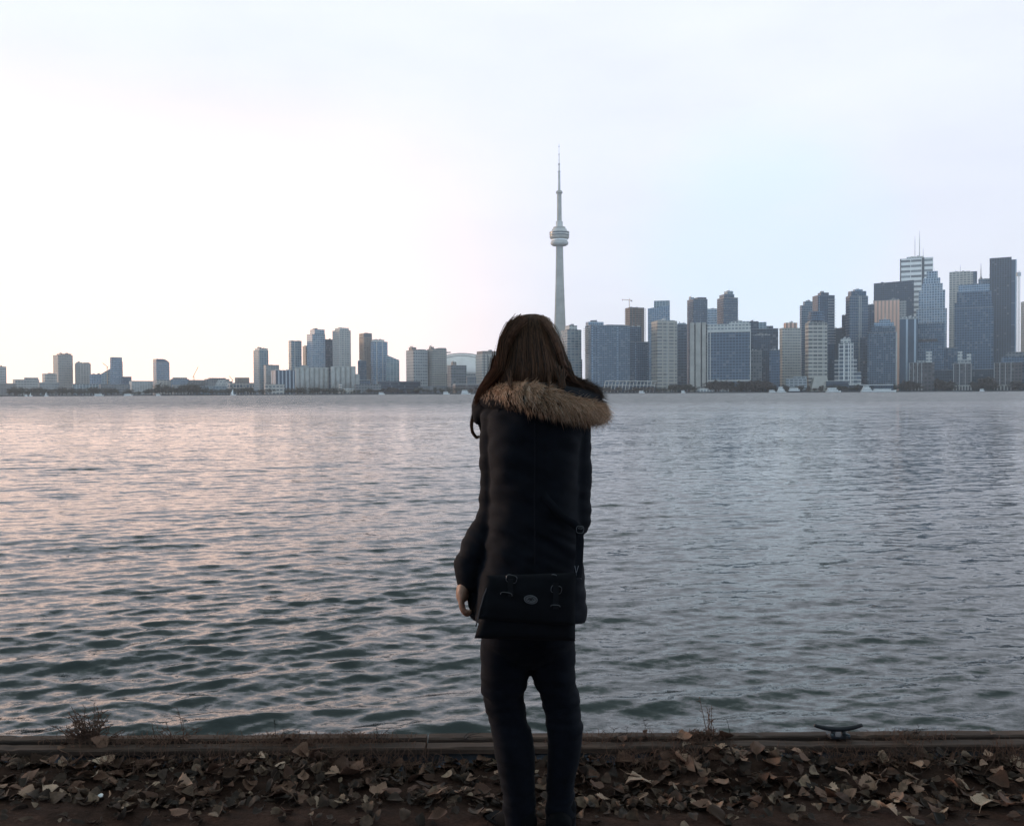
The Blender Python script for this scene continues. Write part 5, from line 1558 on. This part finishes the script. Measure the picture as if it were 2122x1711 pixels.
# oval badge
bd = MB(); cz = bp(1100, 1242, 2.6125); K = 2.6125 / F
ring_o, ring_i = [], []
rot = .16
def oval(w_, h_, d): return [(cz.x + K * (w_ / 2 * math.cos(q) * math.cos(rot) + h_ / 2 * math.sin(q) * math.sin(rot)), cz.y + d, cz.z + K * (h_ / 2 * math.sin(q) * math.cos(rot) - w_ / 2 * math.cos(q) * math.sin(rot))) for q in np.linspace(0, 2 * math.pi, 36, endpoint=False)]
a_, c_ = oval(29, 18, 0), oval(29, 18, .004); i_ = oval(29, 18, 0)
vv = a_ + c_; ff = [tuple(range(36))] + [(k, 36 + k, 36 + (k + 1) % 36, (k + 1) % 36) for k in range(36)]
badge = mk('badge', vv, ff, M['badge'], bag)
dk = plain('badge_mark', (.006, .006, .008), .6)
m = MB()
for (w_, h_, r_) in ((23, 13.2, .00075),):
    pts = [Vector(q) + Vector((0, -.0006, 0)) for q in oval(w_, h_, 0)]; m.tube(pts + [pts[0]], r_, 5, cap=False)
m.build('badge_rim', dk, badge)
m = MB()
for (x0, y0, x1, y1, x2, y2) in ((-7, 1, -3, -3, 0, 1), (0, 1, 3, -3, 7, 1), (-3, 3, 0, -1, 3, 3), (-1.5, -4, 0, 0, 1.5, -4)):
    m.tube([(cz.x + K * x0, cz.y - .0007, cz.z - K * y0), (cz.x + K * x1, cz.y - .0007, cz.z - K * y1), (cz.x + K * x2, cz.y - .0007, cz.z - K * y2)], [.0012, .0024, .0008], 6)
m.build('badge_emblem', dk, badge)
# shoulder strap: from the bag's right end up over the back to the left shoulder
sp_ = [(1197, 1196, 2.70), (1200, 1160, 2.72), (1202, 1120, 2.735), (1200, 1095, 2.735), (1186, 1083, 2.726), (1164, 1070, 2.716), (1130, 1030, 2.722), (1095, 975, 2.752), (1062, 915, 2.77), (1044, 870, 2.78), (1036, 835, 2.79)]
pp = [bp(*q) for q in sp_]
m = MB(); wv_ = []
for i, p in enumerate(pp):
    d = (pp[min(i + 1, len(pp) - 1)] - pp[max(i - 1, 0)]).normalized(); s1 = d.cross(Vector((0, 1, 0))).normalized() * .012
    for (sg, dy) in ((1, -.002), (-1, -.002), (-1, .002), (1, .002)): m.v.append(tuple(p + s1 * sg + Vector((0, dy, 0))))
for i in range(len(pp) - 1):
    for k in range(4):
        m.f.append((i * 4 + k, i * 4 + (k + 1) % 4, i * 4 + 4 + (k + 1) % 4, i * 4 + 4 + k)); m.u += [(0, 0)] * 4; m.m.append(0)
strap = m.build('shoulder_strap', M['coat'], bag, True)
rect_ring(1202, 1097, 15, 15, .12, 'strap_buckle', strap, Y=2.728, t=.0011); rect_ring(1203, 1094, 8, 3, .1, 'strap_buckle', strap, Y=2.726, t=.0008)
m = MB()
for (x0, y0, x1, y1) in ((1191, 1172, 1194, 1187), (1199, 1172, 1195, 1185), (1194, 1187, 1194, 1193), (1200, 1195, 1205, 1199)):
    m.tube([bp(x0, y0, 2.70), bp(x1, y1, 2.70)], .0012, 5)
m.build('strap_clip', M['metal'], strap)

# ------------------------------------------------------------------ fallen leaves
b = NB('dry_leaf')
oi = b.n('ShaderNodeObjectInfo')
nz = b.noise(38, 5); gl_ = b.noise(11, 3)
c0 = b.ramp(oi.outputs['Random'], [(0, (.045, .024, .015)), (.35, (.112, .058, .040)), (.65, (.23, .135, .096)), (.9, (.39, .258, .19)), (1., (.58, .44, .34))])
c1 = b.mix(1., c0, b.ramp(nz.outputs[0], [(.3, (.55, .52, .5)), (.7, (1.25, 1.22, 1.2))]), 'MULTIPLY')
b.l(c1, b.p.inputs['Base Color']); b.p.inputs['Roughness'].default_value = .7; b.p.inputs['Specular IOR Level'].default_value = .25
b.bump(nz.outputs[0], .5, .003)
M['leaf'] = b.m


def leaf_mesh(seed):
    """broad pointed poplar leaf, curled, with a midrib fold, real thickness and a stalk"""
    g = random.Random(seed); nu, nv_ = 12, 7
    cu, cv, tw = g.uniform(-1.4, 2.2), g.uniform(-1.1, 1.8), g.uniform(-.8, .8)
    fold = g.uniform(.0, .35); asp = g.uniform(.72, 1.05)
    top = []
    for i in range(nu + 1):
        u = i / nu
        hw = .5 * asp * (math.sin(math.pi * min(1, u ** .62 * 1.02)) ** .8) * (1 - .25 * u) + .004
        hw *= 1 + .10 * math.sin(u * 40 + seed) * (1 if .1 < u < .95 else 0) + .08 * g.uniform(-1, 1)
        for j in range(nv_):
            s = (j / (nv_ - 1)) * 2 - 1
            x, y = s * hw, u - .5
            z = fold * abs(x) + cu * (y * y) * .28 + cv * (x * x) * .7 + tw * x * y + .03 * math.sin(9 * x + 7 * y + seed)
            top.append((x, y, z))
    n_ = len(top); v = top + [(x, y, z - .012) for x, y, z in top]; f = []
    for i in range(nu):
        for j in range(nv_ - 1):
            a_ = i * nv_ + j; f.append((a_, a_ + 1, a_ + nv_ + 1, a_ + nv_)); f.append((n_ + a_, n_ + a_ + nv_, n_ + a_ + nv_ + 1, n_ + a_ + 1))
    for i in range(nu):
        for j, sg in ((0, 1), (nv_ - 1, -1)):
            a_ = i * nv_ + j; q = (a_, a_ + nv_, n_ + a_ + nv_, n_ + a_); f.append(q if sg > 0 else q[::-1])
    m = MB(); z0 = top[nv_ // 2][2]
    m.tube([(0, -.49, z0 - .005), (.05 * g.uniform(-1, 1), -.7, z0 + .06), (.12 * g.uniform(-1, 1), -.95, z0 + .1 * g.uniform(-1, 1.5))], [.014, .011, .010], 5)
    bse = len(v); v += m.v; f += [tuple(bse + k for k in q) for q in m.f]
    me = bpy.data.meshes.new('fallen_leaf'); me.from_pydata(v, [], f); me.materials.append(M['leaf'])
    me.polygons.foreach_set('use_smooth', np.ones(len(f), dtype=bool)); me.update()
    return me


leaf_meshes = [leaf_mesh(k) for k in range(16)]
gl = random.Random(12)
GH = CAM_Z


def gpos(px, py, lift=0.):
    """point of the bank seen at a photo pixel"""
    d = CAM_R @ Vector(((px - CX) / F, -(py - CY) / F, -1.0)); t = (lift - CAM_Z) / d.z
    return Vector((d.x * t, d.y * t, lift))


def put_leaf(px, py, size, label, lift=None, tilt=.45, rz=None, mesh=None):
    p = gpos(px, py); lf = gl.uniform(.004, .035) if lift is None else lift
    o = bpy.data.objects.new('fallen_leaf', leaf_meshes[gl.randrange(16)] if mesh is None else leaf_meshes[mesh]); COL.objects.link(o)
    o.location = (p.x, min(p.y, 3.30), ground_h(p.x, min(p.y, 3.30)) + lf)
    o.rotation_euler = (gl.gauss(.12, tilt), gl.gauss(0, tilt), gl.uniform(0, 6.28) if rz is None else rz)
    o.scale = (size, size, size)
    tag(o, label, 'leaf', 'fallen leaves on the bank')
    return o


ZN = [(0, 330, 'the left end of the bank'), (330, 700, 'the bank under the left weeds'), (700, 1040, 'the bank left of the woman'), (1180, 1480, 'the bank right of the woman'), (1480, 1800, 'the bank below the cleat'), (1800, 2140, 'the right end of the bank')]


def zone(px):
    for a_, c_, s in ZN:
        if a_ <= px < c_: return s
    return 'the bank by the woman feet'


# the leaves one can point to
special = [(2005, 1648, .085, 'pale angular leaf with a point, lying alone above the right soil'), (1845, 1690, .075, 'tan fan shaped leaf alone on bare soil near the bottom edge'), (1880, 1673, .07, 'pointed tan leaf on bare soil below the right leaf row'),
           (1965, 1683, .085, 'ragged pale leaf alone on bare soil at lower right'), (2035, 1665, .085, 'brown rounded leaf half sunk right of the ragged pale leaf'), (2100, 1680, .10, 'broad light leaf at the lower right corner'),
           (1490, 1698, .10, 'large flat tan leaf at the bottom edge right of the feet'), (1560, 1672, .07, 'small star like leaf below the right leaf row'), (1320, 1622, .115, 'biggest upright tan leaf right of the woman legs'),
           (1245, 1658, .085, 'rolled light leaf close to the right foot'), (1455, 1670, .09, 'double lobed light leaf below the middle of the right bank'), (250, 1687, .10, 'oval tan leaf near the bottom edge at left'),
           (368, 1689, .075, 'pointed pale leaf alone on soil, left bottom'), (60, 1655, .08, 'three cornered tan leaf at the lower left'), (100, 1652, .07, 'light squarish leaf beside the three cornered tan leaf'),
           (390, 1645, .10, 'rounded light leaf with bluish rim on the left bank'), (725, 1622, .12, 'wide tan leaf in the middle of the left bank'), (812, 1650, .08, 'cup shaped pale rimmed leaf left of the woman'),
           (905, 1658, .09, 'round warm tan leaf nearest the left leg'), (670, 1580, .09, 'bright cream leaf below the timber edge at left'), (1390, 1562, .08, 'bright curled leaf below the timber edge right of the woman'),
           (100, 1570, .085, 'upright brown leaf against the timber at far left'), (160, 1612, .12, 'large dull brown leaf tilted up on the left bank'), (270, 1590, .10, 'dull tan leaf standing among twigs at left'),
           (1835, 1598, .115, 'large rounded brown leaf below the timber near the cleat'), (1705, 1645, .10, 'forked tan leaf below the cleat'), (1740, 1665, .11, 'folded tan leaf pair below the forked leaf'),
           (905, 1710, .085, 'tan leaf cut by the bottom edge left of the shoes'), (330, 1567, .06, 'thin pale leaf on edge at left'), (372, 1572, .075, 'long pale leaf lying flat at left')]
for (px, py, sz, lb) in special: put_leaf(px, py, sz * .88, lb, lift=gl.uniform(.012, .03), tilt=.26)
cnt = 0
while cnt < 262:
    px = gl.uniform(-30, 2150)
    u = gl.random()
    py = 1550 + 140 * (u ** .8)
    edge = 1660 + 22 * mnoise.noise(Vector((px * .006, 1, 0)))
    if py > edge and gl.random() > .12: continue
    if 1035 < px < 1200 and py > 1600: continue
    near = (py - 1550) / 140
    adj = 'dull brown' if py < 1600 else 'dry tan'
    put_leaf(px, py, gl.uniform(.036, .078), '%s curled leaf among many on %s' % (adj, zone(px)), lift=gl.uniform(.004, .04 - .02 * near), tilt=.28)
    cnt += 1

# the uncountable rest: crumbs and half buried leaves in one sheet
V, Fq, off = [], [], 0
tm = [np.array([v.co[:] for v in me.vertices]) for me in leaf_meshes]; tf = [[tuple(p.vertices) for p in me.polygons] for me in leaf_meshes]
allv, allf = [], []
for k in range(1800):
    px = gl.uniform(-60, 2180); py = 1550 + 118 * gl.random() ** .75 + 8 * gl.random()
    if gl.random() < .12: py = gl.uniform(1660, 1712)
    p = gpos(px, py); s = gl.uniform(.015, .06); q = gl.randrange(16)
    Rm = np.array((Matrix.Rotation(gl.uniform(0, 6.28), 3, 'Z') @ Matrix.Rotation(gl.gauss(0, .5), 3, 'X') @ Matrix.Rotation(gl.gauss(0, .5), 3, 'Y')))
    vv = (tm[q] * s) @ Rm.T + np.array((p.x, min(p.y, 3.315), ground_h(p.x, min(p.y, 3.315)) + gl.uniform(-.004, .02)))
    allf += [tuple(off + i for i in f) for f in tf[q]]; allv.append(vv); off += len(vv)
b = NB('leaf_litter_mix'); rnd = b.n('ShaderNodeNewGeometry').outputs['Random Per Island']; nz = b.noise(60, 4)
c0 = b.ramp(rnd, [(0, (.018, .010, .0065)), (.5, (.046, .026, .017)), (.85, (.12, .072, .047)), (1., (.34, .24, .17))])
b.l(b.mix(1., c0, b.ramp(nz.outputs[0], [(.3, (.6, .6, .6)), (.7, (1.3, 1.3, 1.3))]), 'MULTIPLY'), b.p.inputs['Base Color']); b.p.inputs['Roughness'].default_value = .8
o = mk('leaf_litter', np.concatenate(allv), allf, b.m, smooth=True)
tag(o, 'crumbled brown leaf litter covering the dark soil', 'leaf litter', kind='stuff')

# bits of pale paper
for (px, py, lb) in ((209, 1665, 'small crumpled white scrap on the left bank'), (1282, 1566, 'tiny white scrap below the timber right of the woman')):
    p = gpos(px, py); bmh = bmesh.new(); bmesh.ops.create_icosphere(bmh, subdivisions=2, radius=.008)
    for v_ in bmh.verts: v_.co *= 1 + .5 * mnoise.noise(v_.co * 160); v_.co.z *= .7
    me = bpy.data.meshes.new('paper_scrap'); bmh.to_mesh(me); bmh.free(); me.materials.append(M['white']); o = bpy.data.objects.new('paper_scrap', me); COL.objects.link(o)
    o.location = (p.x, p.y, .03); tag(o, lb, 'scrap')

# ------------------------------------------------------------------ dry weeds on the edge
M['stem'] = plain('dry_stem', (.115, .062, .042), .85, .4, 40)
M['stem_dark'] = plain('dark_dry_stem', (.022, .018, .018), .85, .4, 40)
gw = random.Random(31)


def weed(name, label, px, base_py, tips, mat='stem', Y=3.40, r=.0016, heads=True, cat='weed'):
    p = at(px, base_py, Y); e_ = empty(name, (p.x, Y, max(p.z, BT)), 0, label, cat)
    o0 = Vector((p.x, Y, max(p.z, BT)))
    for (bx, tx, ty, bend) in tips:
        a_ = at(px + bx, base_py, Y) - o0; a_.z = -.004; c_ = at(px + tx, ty, Y + gw.uniform(-.03, .03)) - o0
        mid = (a_ + c_) / 2 + Vector((bend * 3.4 / F, gw.uniform(-.01, .01), gw.uniform(0, .01)))
        m = MB(); pts = []
        for t in np.linspace(0, 1, 9):
            q = a_ * (1 - t) ** 2 + mid * 2 * t * (1 - t) + c_ * t * t
            pts.append(q + Vector((gw.gauss(0, .0012), 0, 0)))
        m.tube(pts, [r * (1 - .5 * t) for t in np.linspace(0, 1, 9)], 5)
        if heads:
            for _ in range(gw.randrange(2, 6)):
                i = gw.randrange(4, 9); q = pts[i]; d = Vector((gw.gauss(0, .012), gw.gauss(0, .006), gw.uniform(-.004, .014)))
                m.tube([q, q + d], [r * .8, r * .5], 4)
        m.build('stem', M[mat], e_)
    return e_


def rtips(n_, w_, y0, y1, b=18): return [(gw.uniform(-w_ * .35, w_ * .35), gw.uniform(-w_, w_), gw.uniform(y0, y1), gw.gauss(0, b)) for _ in range(n_)]


weed('weed_tuft', 'biggest tangled dry weed tuft growing over the timber at left', 185, 1530,
     rtips(64, 46, 1474, 1520, 26) + [(8, 10, 1459, 6), (20, 14, 1462, 10), (-8, -36, 1463, -4), (-14, -8, 1467, 0), (-40, -82, 1502, 8), (-30, -60, 1506, -12), (30, 45, 1500, 2), (35, 75, 1514, 0), (40, 72, 1512, -5), (12, 22, 1476, 0), (14, 25, 1490, 5)], r=.0021)
weed('weed_tuft', 'thin upright weeds left of the timber joint, twin stalks', 372, 1532, rtips(7, 45, 1496, 1520) + [(8, -4, 1466, 3), (8, 6, 1488, 0), (-18, -28, 1496, 3), (-50, -58, 1499, 3)], 'stem')
weed('weed_stalk', 'dark bent weed stalk with drooping head at left middle', 590, 1532, [(0, -5, 1508, 4), (-2, 22, 1511, -14), (-20, -22, 1490, 4), (30, 30, 1515, 1)], 'stem_dark')
weed('weed_tuft', 'small brown leafy sprig on the timber left of the woman', 735, 1533, rtips(8, 24, 1512, 1526, 8) + [(0, -20, 1512, 8), (10, -5, 1520, 4)])
weed('weed_stalk', 'dark thin upright stalks left of the woman', 780, 1533, [(0, 1, 1505, 2), (6, 20, 1514, 0), (-6, 10, 1520, 0)], 'stem_dark')
weed('weed_arch', 'dark arching loop of dry grass left of the leg', 988, 1533, [(-24, -6, 1514, -16), (-20, 8, 1518, -20), (-28, 14, 1524, -12)], 'stem_dark', heads=False)
weed('weed_stalk', 'thin forked stalks between timber and water right of legs', 1275, 1528, [(-10, 2, 1508, -3), (20, 26, 1505, 0), (62, 58, 1487, 2), (-14, 34, 1516, 0)], 'stem_dark', r=.0012)
weed('weed_tuft', 'tall dry grass clump with dark spikes right of the woman', 1465, 1528,
     rtips(22, 32, 1508, 1522, 12) + [(2, -16, 1444, 0), (6, 4, 1467, 0), (8, 10, 1461, 0), (6, 2, 1468, -2), (12, 3, 1487, 12), (4, 14, 1489, -14)], 'stem', r=.0018)
weed('weed_stalk', 'dark straight stalk on the timber left of the cleat', 1510, 1527, [(4, -4, 1489, 1), (0, 8, 1520, 0)], 'stem_dark', heads=False)
weed('weed_stalk', 'faint thin forked weed right of the cleat', 1895, 1523, [(-20, -22, 1513, 0), (-4, 8, 1503, 2), (6, 12, 1512, 0), (-10, 4, 1516, 0)], 'stem_dark', r=.0011)
# dead leaves caught on the timber
for (px, py, sz, lb) in ((1292, 1526, .05, 'brown leaf caught on the timber right of the woman'), (1420, 1533, .06, 'brown leaf leaning on the timber left of the tall grass'), (1508, 1531, .06, 'leaf stuck on the timber right of the tall grass'), (597, 1544, .05, 'pale leaf lying on the timber at left middle'), (205, 1540, .07, 'long leaf lying on the timber below the biggest weed tuft')):
    p = at(px, py, 3.37); o = bpy.data.objects.new('fallen_leaf', leaf_meshes[gl.randrange(16)]); COL.objects.link(o); o.location = (p.x, 3.37, BT + .012)
    o.rotation_euler = (gl.gauss(.5, .3), gl.gauss(0, .4), gl.uniform(0, 6.28)); o.scale = (sz,) * 3; tag(o, lb, 'leaf', 'leaves caught on the timber edge')
for k in range(22):
    px = gl.choice((gl.uniform(60, 900), gl.uniform(120, 420), gl.uniform(1230, 1560), gl.uniform(1780, 2100))); Yk = gl.uniform(3.335, 3.43); p = at(px, 1540, Yk)
    o = bpy.data.objects.new('fallen_leaf', leaf_meshes[gl.randrange(16)]); COL.objects.link(o); o.location = (p.x, Yk, BT + gl.uniform(.0, .012) - (.02 if Yk < 3.392 else 0)); sz = gl.uniform(.022, .055)
    o.rotation_euler = (gl.gauss(.3, .3), gl.gauss(0, .3), gl.uniform(0, 6.28)); o.scale = (sz,) * 3; tag(o, 'small dry leaf lying on top of the timber edge among the stubble', 'leaf', 'small leaves on top of the timber')
# hanging dry grass in front of the timber: one mass
m = MB()
for k in range(1700):
    px = gw.choice((gw.gauss(300, 150), gw.gauss(560, 90), gw.gauss(760, 80), gw.gauss(1350, 70), gw.gauss(1430, 40), gw.gauss(1730, 60), gw.gauss(1880, 60), gw.uniform(0, 2122), gw.gauss(2070, 30)))
    if 1010 < px < 1215: continue
    x = at(px, 1550, 3.33).x; y = 3.325 - abs(gw.gauss(0, .035)); zb_ = gw.uniform(-.01, .03); L_ = gw.uniform(.03, .10); an = gw.gauss(0, .9)
    q0 = Vector((x, y, zb_)); q2 = q0 + Vector((math.sin(an) * L_, gw.uniform(-.03, .04), abs(math.cos(an)) * L_)); q1 = (q0 + q2) / 2 + Vector((gw.gauss(0, .012), 0, gw.uniform(0, .02)))
    m.tube([q0, q1, q2], [.0011, .0009, .0004], 4, cap=False)
o = m.build('dry_grass', M['stem']); tag(o, 'matted dry grass along the foot of the timber edge', 'grass', kind='stuff')
m = MB()
for k in range(1500):
    px = gw.choice((gw.gauss(260, 60), gw.gauss(330, 120), gw.gauss(640, 60), gw.gauss(740, 40), gw.gauss(1440, 30), gw.gauss(1890, 50), gw.uniform(80, 880), gw.gauss(560, 70), gw.gauss(1300, 90)))
    x = at(px, 1535, 3.38).x; y = 3.39 + gw.uniform(-.05, .05); L_ = gw.uniform(.01, .032); an = gw.gauss(0, .9)
    q0 = Vector((x, y, BT - .004)); q2 = q0 + Vector((math.sin(an) * L_, gw.uniform(-.01, .01), abs(math.cos(an)) * L_))
    m.tube([q0, (q0 + q2) / 2 + Vector((gw.gauss(0, .005), 0, .003)), q2], [.0012, .0010, .0004], 4, cap=False)
o = m.build('dry_moss', M['stem']); tag(o, 'short dry moss and grass stubble on top of the timber edge', 'grass', kind='stuff')

# ------------------------------------------------------------------ haze
b = NB('haze_air')
b.t.nodes.remove(b.p)
pv = b.n('ShaderNodeVolumePrincipled')
pv.inputs['Color'].default_value = (.86, .92, 1.0, 1); pv.inputs['Density'].default_value = .00008; pv.inputs['Anisotropy'].default_value = .2
b.l(pv.outputs[0], b.out.inputs['Volume'])
m = MB(); m.box(-2600, 2600, -70, 3300, -5, 640, roof_slot=0)
o = m.build('haze', b.m); tag(o, 'pale haze over the lake and the city', 'haze', kind='stuff')
